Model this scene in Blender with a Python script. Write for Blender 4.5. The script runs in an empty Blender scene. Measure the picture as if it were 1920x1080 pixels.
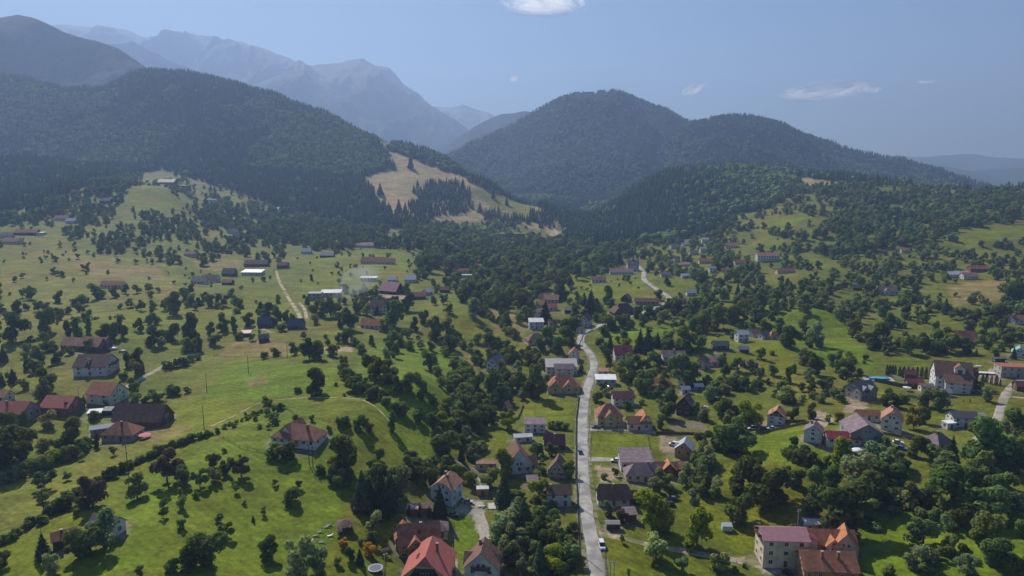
import bpy, math, random
import numpy as np
from mathutils import Vector, Matrix
R = math.radians
random.seed(7)
rng = np.random.default_rng(11)
S = bpy.context.scene
COL = S.collection

# ------------------------------------------------------------------ camera model
F, CX, CY, PITCH, H = 1280.0, 960.0, 540.0, R(9.3), 125.0
CP, SP = math.cos(PITCH), math.sin(PITCH)

def ray_ue(px, py):
    a, b = (px-CX)/F, (CY-py)/F
    dy = CP + b*SP; dz = -SP + b*CP
    return a/dy, dz/dy

def project(x, y, z):
    dz = z-H; dep = y*CP - dz*SP
    return CX + F*x/dep, CY - F*(y*SP + dz*CP)/dep, dep

# ------------------------------------------------------------------ noise
def _hash(ix, iy, seed):
    h = (ix.astype(np.int64)*374761393 + iy.astype(np.int64)*668265263 + seed*1442695041) & 0xffffffff
    h = ((h ^ (h >> 13))*1274126177) & 0xffffffff
    return ((h ^ (h >> 16)) & 0xffff)/65535.0

def vnoise(x, y, seed=0):
    x = np.asarray(x, float); y = np.asarray(y, float)
    ix = np.floor(x); iy = np.floor(y); fx = x-ix; fy = y-iy
    fx = fx*fx*fx*(fx*(fx*6-15)+10); fy = fy*fy*fy*(fy*(fy*6-15)+10)
    a = _hash(ix, iy, seed); b = _hash(ix+1, iy, seed); c = _hash(ix, iy+1, seed); d = _hash(ix+1, iy+1, seed)
    return (a*(1-fx)+b*fx)*(1-fy) + (c*(1-fx)+d*fx)*fy

def fbm(x, y, seed=0, octv=4):
    s = 0; a = 0.5; t = 0
    for o in range(octv):
        s = s + a*vnoise(x*2**o, y*2**o, seed+o*17); t += a; a *= .5
    return s/t

def pchip(xs, ys, x):
    xs = np.asarray(xs, float); ys = np.asarray(ys, float); x = np.asarray(x, float)
    h = np.diff(xs); d = np.diff(ys)/h
    m = np.zeros(len(xs))
    for i in range(1, len(xs)-1):
        if d[i-1]*d[i] > 0:
            w1, w2 = 2*h[i]+h[i-1], h[i]+2*h[i-1]
            m[i] = (w1+w2)/(w1/d[i-1]+w2/d[i])
    m[0], m[-1] = d[0]*0.5, d[-1]*0.5
    xc = np.clip(x, xs[0], xs[-1])
    i = np.clip(np.searchsorted(xs, xc)-1, 0, len(xs)-2)
    t = (xc-xs[i])/h[i]
    return ((1+2*t)*(1-t)**2)*ys[i] + t*(1-t)**2*h[i]*m[i] + t*t*(3-2*t)*ys[i+1] + t*t*(t-1)*h[i]*m[i+1]

# ------------------------------------------------------------------ materials
def new_mat(name):
    m = bpy.data.materials.new(name); m.use_nodes = True
    nt = m.node_tree; b = nt.nodes['Principled BSDF']
    b.inputs['Roughness'].default_value = .8
    b.inputs['Specular IOR Level'].default_value = .25
    return m, nt, b

def N(nt, typ, **kw):
    n = nt.nodes.new(typ)
    for k, v in kw.items():
        if k in n.inputs: n.inputs[k].default_value = v
        else: setattr(n, k, v)
    return n

def c4(c): return (c[0], c[1], c[2], 1)

def noise_mat(name, c1, c2, scale=.5, rough=.85, detail=4, c3=None, scale3=.05, bump=0, spec=.2, coord='Object', lo=.35, hi=.65, metal=0):
    m, nt, b = new_mat(name); L = nt.links.new
    tc = N(nt, 'ShaderNodeTexCoord')
    n = N(nt, 'ShaderNodeTexNoise', Scale=scale, Detail=detail, Roughness=.6)
    L(tc.outputs[coord], n.inputs['Vector'])
    r = N(nt, 'ShaderNodeValToRGB'); r.color_ramp.elements[0].position = lo; r.color_ramp.elements[1].position = hi
    r.color_ramp.elements[0].color = c4(c1); r.color_ramp.elements[1].color = c4(c2)
    L(n.outputs['Fac'], r.inputs['Fac']); out = r.outputs['Color']
    if c3:
        n3 = N(nt, 'ShaderNodeTexNoise', Scale=scale3, Detail=3.)
        L(tc.outputs[coord], n3.inputs['Vector'])
        r3 = N(nt, 'ShaderNodeValToRGB'); r3.color_ramp.elements[0].position = .45; r3.color_ramp.elements[1].position = .62
        L(n3.outputs['Fac'], r3.inputs['Fac'])
        mx = N(nt, 'ShaderNodeMix', data_type='RGBA')
        L(r3.outputs['Color'], mx.inputs[0]); L(out, mx.inputs[6]); mx.inputs[7].default_value = c4(c3); out = mx.outputs[2]
    L(out, b.inputs['Base Color']); b.inputs['Roughness'].default_value = rough
    b.inputs['Specular IOR Level'].default_value = spec; b.inputs['Metallic'].default_value = metal
    if bump:
        bp = N(nt, 'ShaderNodeBump', Strength=bump, Distance=.1); L(n.outputs['Fac'], bp.inputs['Height']); L(bp.outputs[0], b.inputs['Normal'])
    return m

# ------------------------------------------------------------------ mesh helpers
def link(o, parent=None):
    COL.objects.link(o)
    if parent is not None: o.parent = parent
    return o

def raw_mesh(name, V, Fq, mat=None, smooth=False, color=None):
    """V n x 3 array, Fq m x k int array (all faces k corners)"""
    V = np.asarray(V, np.float32); Fq = np.asarray(Fq, np.int32); k = Fq.shape[1]
    me = bpy.data.meshes.new(name)
    me.vertices.add(len(V)); me.vertices.foreach_set('co', V.ravel())
    me.loops.add(Fq.size); me.loops.foreach_set('vertex_index', Fq.ravel())
    me.polygons.add(len(Fq)); me.polygons.foreach_set('loop_start', np.arange(0, Fq.size, k, dtype=np.int32))
    me.polygons.foreach_set('loop_total', np.full(len(Fq), k, np.int32))
    if smooth: me.polygons.foreach_set('use_smooth', np.ones(len(Fq), bool))
    me.update(calc_edges=True); me.validate()
    if color is not None:
        at = me.color_attributes.new('Tint', 'FLOAT_COLOR', 'POINT')
        C = np.ones((len(V), 4), np.float32); C[:, :color.shape[1]] = color
        at.data.foreach_set('color', C.ravel())
    if mat: me.materials.append(mat)
    return me

def tag(o, label=None, cat=None, group=None, kind=None):
    if label: o['label'] = label
    if cat: o['category'] = cat
    if group: o['group'] = group
    if kind: o['kind'] = kind
    return o

# ------------------------------------------------------------------ terrain
COLS = {
 -500: [(40,14),(120,14),(200,14),(310,10),(450,18),(610,24),(850,45),(1100,70),(1350,90),(1600,150),(1800,150),(2500,540),(3000,480)],
 0: [(40,12),(120,12),(200,12),(250,9),(310,8),(350,10),(450,15),(610,20),(850,40),(950,53),(1100,67),(1300,88),(1600,152),(1750,145),(2500,470),(3000,380)],
 200: [(40,12),(120,12),(200,12),(250,9),(310,8),(390,13),(450,15),(570,14),(680,19),(850,33),(1020,55),(1150,85),(1250,108),(1320,109),(1450,118),(1600,141),(1750,137),(2400,400),(3000,300)],
 300: [(40,11),(120,11),(200,11),(260,12),(310,10),(400,11),(530,12),(700,16),(850,30),(1020,52),(1150,80),(1250,109),(1330,106),(1500,112),(1700,140),(2400,455),(3000,300)],
 400: [(40,10),(120,10),(200,10),(270,15),(310,12.7),(400,10),(530,12),(720,13),(900,27),(1100,41),(1400,80),(1700,140),(2000,270),(2400,440),(3000,280)],
 600: [(40,6),(120,6),(200,8),(280,14),(335,13.6),(410,11),(530,12.5),(640,11),(820,17),(980,19),(1300,36),(1600,95),(1900,190),(2300,320),(2900,200),(3000,190)],
 750: [(40,2),(120,2),(200,2),(260,6),(330,11),(390,9),(480,7.5),(680,13),(820,17),(1050,20),(1350,38),(1500,70),(1750,135),(2050,208),(2500,120),(3000,80)],
 850: [(40,0),(120,0),(200,0),(330,2),(430,3),(590,10),(720,10),(1000,12),(1350,20),(1500,50),(1700,105),(1900,146),(2200,110),(3000,60)],
 900: [(40,0),(120,0),(200,0),(330,-2),(425,1),(590,7),(720,7),(1000,9),(1350,11),(1500,44),(1750,116),(2100,80),(3000,50)],
 1000: [(40,0),(120,0),(200,0),(330,-1),(425,1),(590,6),(760,8),(1000,8),(1300,10),(1450,35),(1600,60),(1900,40),(3000,40)],
 1100: [(40,0),(120,0),(330,0),(425,2),(590,6),(760,9),(850,7),(1100,8),(1400,16),(1650,32),(1900,30),(3000,60)],
 1180: [(40,0),(120,0),(330,0),(425,1),(590,6),(760,9),(850,7),(1100,8),(1300,14),(1500,55),(1700,85),(2000,60),(3000,60)],
 1250: [(40,-2),(120,-2),(200,-2),(330,0),(425,2),(590,5),(760,10),(1000,10),(1150,11),(1300,26),(1500,85),(1700,133),(2000,110),(3000,80)],
 1400: [(40,-4),(120,-4),(200,-4),(300,2),(400,4),(500,7),(600,12),(700,10),(950,17),(1150,38),(1350,75),(1700,138),(2000,120),(3000,90)],
 1550: [(40,-4),(120,-4),(200,-4),(300,8),(360,6),(520,7),(640,11),(850,15),(1050,50),(1300,86),(1650,124),(1900,110),(3000,80)],
 1700: [(40,-3),(120,-3),(200,-2),(262,3),(310,7),(370,7),(510,8),(700,9),(820,17),(1000,45),(1150,63),(1500,102),(1800,80),(3000,60)],
 1920: [(40,0),(120,0),(200,3),(300,10),(390,10),(540,10),(700,12),(850,27),(950,48),(1100,66),(1400,92),(1700,70),(3000,50)],
 2400: [(40,4),(120,4),(200,8),(300,14),(390,13),(540,13),(700,16),(850,30),(950,50),(1100,66),(1400,90),(1700,70),(3000,50)],
}
NU, NV = 560, 640
U0, U1 = -1.16, 1.16
V0, V1 = math.log(40.), math.log(12900.)
ug = np.linspace(U0, U1, NU); vg = np.linspace(V0, V1, NV); Yg = np.exp(vg)
_cu = np.array([(k-CX)/F for k in COLS])
_tab = np.array([pchip([a for a, b in c], [b for a, b in c], np.minimum(Yg, 3000.)) for c in COLS.values()])
ZG = np.array([pchip(_cu, _tab[:, j], ug) for j in range(NV)]).T      # [iu, iv]
UU, YY = np.meshgrid(ug, Yg, indexing='ij'); XX = UU*YY
_far = np.clip((YY-3000)/3000, 0, 1); ZG = ZG*(1-_far) + 0*_far
_amp = np.clip((YY-150)/900, .25, 1)*(.7+1.1*np.clip((np.abs(XX+10)-40)/120, 0, 1)*np.clip((1100-YY)/300, 0, 1))
ZG = ZG + (fbm(XX/85+3, YY/85, 5, 4)-.5)*7*_amp*(1-_far)
_roughf = np.clip((YY-1400)/500, 0, 1)*(1-_far)
ZG = ZG + (1-np.abs(2*fbm(XX/330+YY/900, YY/900, 23, 3)-1)-.7)*60*_roughf

def zt(x, y):
    x = np.asarray(x, float); y = np.maximum(np.asarray(y, float), 41.)
    fu = np.clip((x/y-U0)/(U1-U0)*(NU-1), 0, NU-1.001); fv = np.clip((np.log(y)-V0)/(V1-V0)*(NV-1), 0, NV-1.001)
    i = fu.astype(int); j = fv.astype(int); a = fu-i; b = fv-j
    return (ZG[i, j]*(1-a)+ZG[i+1, j]*a)*(1-b) + (ZG[i, j+1]*(1-a)+ZG[i+1, j+1]*a)*b

_Ym = np.exp(np.linspace(math.log(60), math.log(3000), 3000))
def ground(px, py):
    """where the sight line through a pixel first meets the terrain: (x, y, z)"""
    u, e = ray_ue(px, py)
    z = zt(u*_Ym, _Ym); hit = np.nonzero((z-H)/_Ym >= e)[0]
    k = hit[0] if len(hit) else len(_Ym)-1
    y = _Ym[k]
    return float(u*y), float(y), float(z[k])

for _a, _b, _r, _h in [(1525,605,42,9),(1470,660,30,4),(770,750,55,9),(860,600,45,6),(300,960,60,4),(1340,665,36,5),(560,700,70,6),(650,800,40,4),(150,620,50,5),(1800,590,50,6),(1640,850,40,5),(420,560,60,5),(1210,640,40,4),(1720,900,35,4)]:
    _x, _y, _z = ground(_a, _b); _q = np.hypot(XX-_x, (YY-_y)*.8+(XX-_x)*.25)/_r
    ZG = ZG + _h*np.exp(-_q**2*1.6)*(1+.25*np.cos(_q*4))
def in_poly(px, py, poly):
    ins = np.zeros(np.shape(px), bool); n = len(poly)
    for i in range(n):
        x0, y0 = poly[i]; x1, y1 = poly[(i+1) % n]
        if y0 == y1: continue
        ins ^= ((y0 > py) != (y1 > py)) & (px < (x1-x0)*(py-y0)/(y1-y0)+x0)
    return ins

def seg_dist(x, y, pts):
    d = np.full(np.shape(x), 1e9)
    for (x0, y0), (x1, y1) in zip(pts, pts[1:]):
        L = (x1-x0)**2+(y1-y0)**2+1e-9
        t = np.clip(((x-x0)*(x1-x0)+(y-y0)*(y1-y0))/L, 0, 1)
        d = np.minimum(d, np.hypot(x-x0-t*(x1-x0), y-y0-t*(y1-y0)))
    return d

# linear base colours of the ground cover
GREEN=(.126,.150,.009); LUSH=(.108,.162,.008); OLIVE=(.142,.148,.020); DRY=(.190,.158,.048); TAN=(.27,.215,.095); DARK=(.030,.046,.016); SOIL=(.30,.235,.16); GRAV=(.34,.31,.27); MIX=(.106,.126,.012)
PAINT = [ # (colour, polygon in photograph pixels, where the field lies on the ground)
 (GREEN, [(0,1080),(0,960),(130,880),(240,800),(330,740),(380,690),(470,668),(640,690),(700,720),(760,800),(800,860),(700,880),(690,940),(660,960),(740,1000),(740,1080)]),
 (LUSH, [(170,1080),(230,930),(420,800),(560,745),(640,820),(650,960),(590,1080)]),
 (OLIVE, [(0,960),(130,880),(240,800),(300,830),(150,930),(0,1010)]),
 (OLIVE, [(290,735),(400,700),(420,715),(330,760)]),
 (LUSH, [(440,676),(640,690),(620,740),(470,750),(380,740)]),
 (LUSH, [(690,640),(850,650),(870,720),(820,760),(850,860),(760,850),(690,760),(660,700)]),
 (GREEN, [(840,550),(900,570),(905,640),(840,630)]),
 (GREEN, [(970,745),(1082,735),(1082,800),(985,790)]),
 (GREEN, [(1105,810),(1258,812),(1250,830),(1225,845),(1180,862),(1105,860)]),
 (GREEN, [(870,805),(960,800),(955,840),(880,850)]),
 (LUSH, [(845,975),(895,970),(898,1020),(850,1040)]),
 (GREEN, [(1130,1010),(1280,1020),(1330,1080),(1140,1080)]),
 (LUSH, [(1390,810),(1500,800),(1530,835),(1650,850),(1720,880),(1690,900),(1540,880),(1410,860)]),
 (GREEN, [(1300,900),(1450,880),(1560,920),(1400,1040),(1300,1000)]),
 (LUSH, [(1610,960),(1920,960),(1920,1080),(1610,1080)]),
 (LUSH, [(1430,570),(1540,560),(1600,620),(1650,690),(1560,690),(1480,655),(1410,620)]),
 (GREEN, [(1330,630),(1480,640),(1510,690),(1420,700),(1330,690)]),
 (LUSH, [(1130,620),(1250,615),(1260,650),(1150,650)]),
 (GREEN, [(220,368),(270,345),(345,370),(360,390),(230,400)]),
 (OLIVE, [(100,460),(330,500),(330,590),(80,610),(0,600),(0,500)]),
 (DRY, [(130,480),(300,505),(310,525),(170,520)]),
 (GREEN, [(130,600),(330,570),(420,600),(260,640),(150,640)]),
 (GREEN, [(380,560),(520,540),(580,600),(420,600)]),
 (DRY, [(360,480),(460,490),(440,510),(370,505)]),
 (OLIVE, [(90,680),(260,690),(240,730),(120,740)]),
 (DRY, [(440,640),(540,640),(545,665),(400,672)]),
 (DRY, [(290,790),(370,795),(300,830),(270,820)]),
 (GREEN, [(600,470),(780,480),(770,520),(620,560),(560,540)]),
 (GREEN, [(1060,520),(1220,525),(1200,560),(1060,560)]),
 (DRY, [(920,580),(1000,590),(980,630),(930,620)]),
 (TAN, [(722,281),(760,290),(800,310),(870,330),(900,350),(980,380),(1030,395),(1045,410),(1040,440),(1000,428),(940,415),(850,420),(780,420),(740,405),(700,375),(688,330),(740,322),(745,310),(725,298)]),
 (OLIVE, [(870,345),(990,385),(1030,400),(1000,420),(930,400)]),
 (TAN, [(1500,333),(1580,335),(1590,352),(1510,350)]),
 (DRY, [(1530,355),(1580,355),(1570,375),(1535,370)]),
 (DRY, [(1775,535),(1895,525),(1895,560),(1790,575)]),
 (GREEN, [(1420,420),(1500,400),(1520,410),(1430,448)]),
 (GREEN, [(1360,410),(1410,390),(1420,400),(1370,420)]),
 (GREEN, [(1780,432),(1920,420),(1920,445),(1800,460)]),
 (GREEN, [(1745,360),(1840,352),(1850,364),(1760,368)]),
 ((.15,.14,.08), [(1250,790),(1320,787),(1330,808),(1262,806)]), (SOIL, [(600,655),(650,650),(655,660),(605,664)]), (DRY, [(460,715),(500,705),(505,715),(470,728)]), (SOIL, [(700,545),(780,560),(760,575),(700,560)]), (DRY, [(850,640),(905,690),(900,700),(860,660)]),
 (SOIL, [(1585,745),(1625,750),(1620,775),(1585,772)]),
 (SOIL, [(1530,770),(1560,780),(1548,800),(1520,795)]),
 (SOIL, [(1236,815),(1268,820),(1270,850),(1245,852)]),
 (SOIL, [(1860,690),(1900,700),(1870,720),(1820,705)]),
 (OLIVE, [(1690,885),(1765,890),(1740,935),(1690,925)]),
 (SOIL, [(1120,870),(1170,875),(1165,900),(1130,905)]),
 (GRAV, [(868,945),(905,940),(910,962),(906,1002),(898,1002),(893,970),(862,966)]),
 (SOIL, [(1350,1038),(1425,1055),(1420,1066),(1345,1050)]),
 (GRAV, [(1420,1050),(1500,1060),(1490,1080),(1425,1078)]),
 (DRY, [(1590,350),(1620,350),(1620,360),(1590,360)]),
 (TAN, [(1030,428),(1058,435),(1058,452),(1032,452)]),
]
px, py, dep = project(XX, YY, ZG)
wpx = px + (fbm(XX/22, YY/22, 41, 3)-.5)*np.clip(9000/dep, 4, 34)
wpx = wpx + (fbm(XX/4, YY/4, 45, 2)-.5)*np.clip(2600/dep, 2, 9)
wpy = py + (fbm(XX/4+9, YY/4, 47, 2)-.5)*np.clip(1300/dep, 1, 5) + (fbm(XX/22+50, YY/22, 43, 3)-.5)*np.clip(4500/dep, 3, 16)
GC = np.empty(XX.shape+(3,)); GC[:] = MIX
_n = fbm(XX/60, YY/60, 61, 4)[..., None]
GC = GC*(1-np.clip((_n-.5)*3, 0, 1)) + np.array(OLIVE)*np.clip((_n-.5)*3, 0, 1)
for colr, poly in PAINT:
    k = in_poly(wpx, wpy, poly) & (YY < 2400)
    GC[k] = colr
# forest floor on the wooded slopes
FOREST_POLY = [  # (polygon, kind) wooded slopes seen as one mass
 ([(-300,400),(0,397),(60,390),(115,374),(170,345),(250,332),(290,318),(345,330),(400,347),(450,366),(520,392),(640,425),(790,432),(700,375),(685,325),(745,320),(725,280),(660,235),(560,190),(420,140),(330,125),(200,150),(100,120),(0,105),(-300,70)], 'c'),
 ([(725,280),(740,270),(860,302),(960,345),(1100,385),(1160,425),(1160,470),(1060,450),(1045,405),(980,375),(900,345),(800,305)], 'c'),
 ([(1110,385),(1200,325),(1280,300),(1420,300),(1500,312),(1500,345),(1440,385),(1380,400),(1330,440),(1250,455),(1160,450)], 'm'),
 ([(1500,312),(1600,315),(1760,325),(1920,335),(2300,340),(2300,365),(1920,358),(1760,350),(1640,345),(1500,332)], 'c'),
]
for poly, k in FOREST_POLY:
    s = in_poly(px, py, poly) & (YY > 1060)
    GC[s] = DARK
def wear(houses):
    # trodden ground and gravel around the near houses
    for h in houses:
        if h['y'] > 620: continue
        k = np.hypot(XX-h['x'], (YY-h['y'])) - h['r'] - 4.5*(fbm(XX/5, YY/5, 71, 3)-.35)
        t = np.clip(1-k/2.2, 0, 1)[..., None]*.75*(fbm(XX/3, YY/3, 73, 2) > .35)[..., None]
        s = t[..., 0] > 0
        GC[s] = GC[s]*(1-t[s])+np.array((.20,.175,.13))*t[s]
GC[(YY > 2300)] = DARK
GC[(YY > 4000)] = MIX
def ground_mat():
    m, nt, b = new_mat('ground_cover'); L = nt.links.new
    at = N(nt, 'ShaderNodeAttribute', attribute_name='Tint')
    tc = N(nt, 'ShaderNodeTexCoord')
    def noise(scale, det=4, rough=.6):
        n = N(nt, 'ShaderNodeTexNoise', Scale=scale, Detail=float(det), Roughness=rough); L(tc.outputs['Object'], n.inputs['Vector']); return n
    n1 = noise(.045, 5, .65); n2 = noise(.55, 4, .7); n3 = noise(.013, 3); n4 = noise(.16, 4, .7)
    def mul(col, fac_out, lo, hi, p0=.3, p1=.7):
        r = N(nt, 'ShaderNodeMapRange'); r.inputs[1].default_value = p0; r.inputs[2].default_value = p1; r.inputs[3].default_value = lo; r.inputs[4].default_value = hi
        L(fac_out, r.inputs[0])
        v = N(nt, 'ShaderNodeVectorMath', operation='SCALE'); L(col, v.inputs[0]); L(r.outputs[0], v.inputs[3]); return v.outputs[0]
    c = mul(at.outputs['Color'], n1.outputs['Fac'], .72, 1.25)
    c = mul(c, n2.outputs['Fac'], .66, 1.34)
    c = mul(c, n4.outputs['Fac'], .78, 1.24)
    mp = N(nt, 'ShaderNodeMapping'); mp.inputs['Scale'].default_value = (.03, .17, .1); mp.inputs['Rotation'].default_value = (0, 0, .5); L(tc.outputs['Object'], mp.inputs['Vector']); n5 = N(nt, 'ShaderNodeTexNoise', Scale=1., Detail=4.); L(mp.outputs[0], n5.inputs['Vector'])
    c = mul(c, n5.outputs['Fac'], .80, 1.2)
    wv = N(nt, 'ShaderNodeTexWave', wave_type='BANDS', bands_direction='X'); wv.inputs['Scale'].default_value = .11; wv.inputs['Distortion'].default_value = 2.5; wv.inputs['Detail Scale'].default_value = .3; mw = N(nt, 'ShaderNodeMapping'); mw.inputs['Rotation'].default_value = (0, 0, -.9); L(tc.outputs['Object'], mw.inputs['Vector']); L(mw.outputs[0], wv.inputs['Vector'])
    c = mul(c, wv.outputs['Fac'], .93, 1.06, 0., 1.)
    r = N(nt, 'ShaderNodeValToRGB'); r.color_ramp.elements[0].position = .5; r.color_ramp.elements[1].position = .72
    L(n3.outputs['Fac'], r.inputs['Fac'])
    tint = N(nt, 'ShaderNodeVectorMath', operation='MULTIPLY'); L(c, tint.inputs[0]); tint.inputs[1].default_value = (1.28, .98, 1.2)
    mx = N(nt, 'ShaderNodeMix', data_type='RGBA'); L(r.outputs['Color'], mx.inputs[0]); L(c, mx.inputs[6]); L(tint.outputs[0], mx.inputs[7])
    L(mx.outputs[2], b.inputs['Base Color'])
    b.inputs['Roughness'].default_value = .9; b.inputs['Specular IOR Level'].default_value = .1
    bp = N(nt, 'ShaderNodeBump', Strength=.6, Distance=.6); L(n2.outputs['Fac'], bp.inputs['Height']); L(bp.outputs[0], b.inputs['Normal'])
    return m
def grid_faces(na, nb):
    i, j = np.meshgrid(np.arange(na-1), np.arange(nb-1), indexing='ij'); a = i*nb+j
    return np.stack([a, a+nb, a+nb+1, a+1], -1).reshape(-1, 4)

def build_terrain():
    V = np.stack([XX, YY, ZG], -1).reshape(-1, 3)
    me = raw_mesh('ground', V, grid_faces(NU, NV), ground_mat(), True, GC.reshape(-1, 3))
    tag(link(bpy.data.objects.new('ground', me)), 'rolling green valley floor with meadows', None, None, 'structure')

# ------------------------------------------------------------------ mountains beyond
def mountain_mat(name, low, high, line, patch=None):
    m, nt, b = new_mat(name); L = nt.links.new
    g = N(nt, 'ShaderNodeNewGeometry'); sx = N(nt, 'ShaderNodeSeparateXYZ'); L(g.outputs['Position'], sx.inputs[0])
    n = N(nt, 'ShaderNodeTexNoise', Scale=.004, Detail=8., Roughness=.7); L(g.outputs['Position'], n.inputs['Vector'])
    n2 = N(nt, 'ShaderNodeTexNoise', Scale=.06, Detail=4., Roughness=.7); L(g.outputs['Position'], n2.inputs['Vector'])
    ma = N(nt, 'ShaderNodeMath', operation='MULTIPLY_ADD'); L(n.outputs['Fac'], ma.inputs[0]); ma.inputs[1].default_value = 900; L(sx.outputs['Z'], ma.inputs[2])
    r = N(nt, 'ShaderNodeMapRange'); r.inputs[1].default_value = line+450-90; r.inputs[2].default_value = line+450+90; L(ma.outputs[0], r.inputs[0])
    rl = N(nt, 'ShaderNodeValToRGB'); rl.color_ramp.elements[0].position = .35; rl.color_ramp.elements[1].position = .65
    rl.color_ramp.elements[0].color = c4([v*.6 for v in low]); rl.color_ramp.elements[1].color = c4([v*1.35 for v in low]); L(n2.outputs['Fac'], rl.inputs['Fac'])
    rh = N(nt, 'ShaderNodeValToRGB'); rh.color_ramp.elements[0].position = .38; rh.color_ramp.elements[1].position = .6
    rh.color_ramp.elements[0].color = c4([v*.6 for v in high]); rh.color_ramp.elements[1].color = c4(high); L(n.outputs['Fac'], rh.inputs['Fac'])
    mx = N(nt, 'ShaderNodeMix', data_type='RGBA'); L(r.outputs[0], mx.inputs[0]); L(rl.outputs[0], mx.inputs[6]); L(rh.outputs[0], mx.inputs[7])
    L(mx.outputs[2], b.inputs['Base Color']); b.inputs['Roughness'].default_value = .95; b.inputs['Specular IOR Level'].default_value = .05
    bp = N(nt, 'ShaderNodeBump', Strength=.9, Distance=14.); L(n2.outputs['Fac'], bp.inputs['Height']); L(bp.outputs[0], b.inputs['Normal'])
    return m

RIDGES = {}; RIDGES2 = {}
def ridge(name, pts, Y, front, back, mat, spur=.35, wave=500., jag=4., nt_=90, step=None, skew=0., seed=1, power=1.0):
    xs = []; zs = []
    for a, b_ in pts:
        u, e = ray_ue(a, b_); yy = Y + skew*(u)
        xs.append(u*yy); zs.append(H+e*yy)
    xs = np.array(xs); zs = np.array(zs)
    step = step or (xs[-1]-xs[0])/420
    x = np.arange(xs[0], xs[-1], step); zc = np.interp(x, xs, zs)
    k = np.hanning(9); k /= k.sum()
    zc = np.convolve(np.pad(zc, 4, 'edge'), k, 'valid')
    zc = zc + (fbm(x/130, x*0+seed, seed, 5)-.5)*2*jag
    t = np.concatenate([np.linspace(-1, 0, nt_)[:-1], np.linspace(0, 1, nt_//3)])
    T, X = np.meshgrid(t, x, indexing='xy'); ZC = np.repeat(zc[:, None], len(t), 1)
    y0 = Y + skew*(X/Y)
    off = np.where(T < 0, T*front, T*back)
    warp = (fbm(X/wave*.6, off/wave*.5, seed+9, 3)-.5)*wave*.9
    g = 1-np.abs(2*fbm((X+warp)/wave, off/wave*.35+5, seed+3, 5)-1)
    prof = np.clip(1-np.abs(T), 0, 1)**power
    fade = np.clip(np.abs(T)*5, 0, 1)*np.clip((1-np.abs(T))*3, 0, 1)
    Z = -30 + (ZC+30)*prof + (g-.62)*spur*(ZC*.5+120)*fade + (fbm(X/60, off/60, seed+5, 4)-.5)*jag*3*np.clip(np.abs(T)*8, 0, 1)
    # edges of the ridge sink into the ground
    Yv = y0+off
    V = np.stack([X, Yv, Z], -1)
    me = raw_mesh(name, V.reshape(-1, 3), grid_faces(*T.shape), mat, True)
    o = tag(link(bpy.data.objects.new(name, me)), None, None, None, 'structure')
    RIDGES2[o.name] = (x, t, V)
    return o

def build_mountains():
    fm = mountain_mat('wooded_mountain', (.022,.036,.020), (.05,.06,.03), 3000)
    rm = mountain_mat('rock_mountain', (.034,.048,.028), (.21,.19,.175), 1050)
    rm2 = mountain_mat('far_peak_rock', (.05,.07,.04), (.32,.30,.28), 1100)
    bm = mountain_mat('far_hill_woods', (.05,.075,.04), (.08,.1,.05), 4000)
    ridge('mountains', [(-60,200),(60,100),(110,48),(130,45),(180,52),(240,53),(262,66),(285,78),(300,74),(312,78),(325,77),(340,72),(355,71),(360,64),(385,67),(440,77),(490,90),(540,110),(580,121),(630,119),(650,112),(680,108),(700,122),(728,125),(742,140),(755,157),(790,180),(812,198),(840,215),(870,237),(900,262),(960,300),(1020,345)], 8600, 3600, 2600, rm, .85, 800, 24, 120, seed=4, power=1.15)
    ridge('mountain_spur', [(120,95),(205,82),(245,76),(290,98),(350,125),(420,149),(480,178),(540,205),(620,260),(700,300)], 6400, 1500, 1200, rm, .55, 600, 9, seed=8)
    ridge('mountain_buttress', [(400,190),(500,150),(530,136),(572,131),(592,160),(612,172),(650,182),(700,213),(760,255),(830,290),(900,330)], 7000, 1700, 1500, rm, .6, 500, 12, seed=14)
    ridge('mountain_shoulder', [(-900,120),(-420,90),(-200,55),(-60,45),(0,33),(32,26),(60,32),(90,46),(122,60),(145,68),(172,75),(225,92),(262,117),(300,143),(380,190),(480,240),(560,290)], 3400, 950, 1100, fm, .4, 520, 7, seed=21)
    ridge('distant_peak', [(740,250),(790,212),(815,199),(842,201),(868,196),(890,203),(930,217),(990,250)], 11500, 2000, 1500, rm2, .5, 700, 14, seed=31)
    ridge('wooded_ridge', [(760,330),(830,275),(870,250),(910,226),(940,213),(985,209),(1050,220),(1150,270)], 5600, 1500, 1200, fm, .5, 600, 7, seed=41)
    ridge('far_hills', [(1560,330),(1640,300),(1680,292),(1720,295),(1760,292),(1820,288),(1870,296),(1920,304),(2050,320),(2300,325)], 9500, 2500, 1800, bm, .5, 900, 10, seed=51)
    ridge('low_hills', [(1600,335),(1700,309),(1750,311),(1800,323),(1860,318),(1920,314),(2050,310),(2300,322)], 6500, 1500, 1300, bm, .5, 600, 7, seed=57)
    ridge('hill', [(790,310),(840,290),(900,265),(960,235),(1010,205),(1055,181),(1082,176),(1140,172),(1182,181),(1222,198),(1250,206),(1275,223),(1300,236),(1400,290),(1500,330)], 3500, 1300, 1100, fm, .55, 420, 5, seed=63)
    ridge('hill', [(1140,330),(1200,290),(1260,250),(1295,233),(1340,222),(1370,218),(1400,220),(1450,231),(1500,250),(1550,266),(1600,283),(1650,296),(1690,299),(1722,316),(1760,335),(1800,345)], 2900, 900, 900, fm, .5, 380, 4, seed=77)

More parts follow.
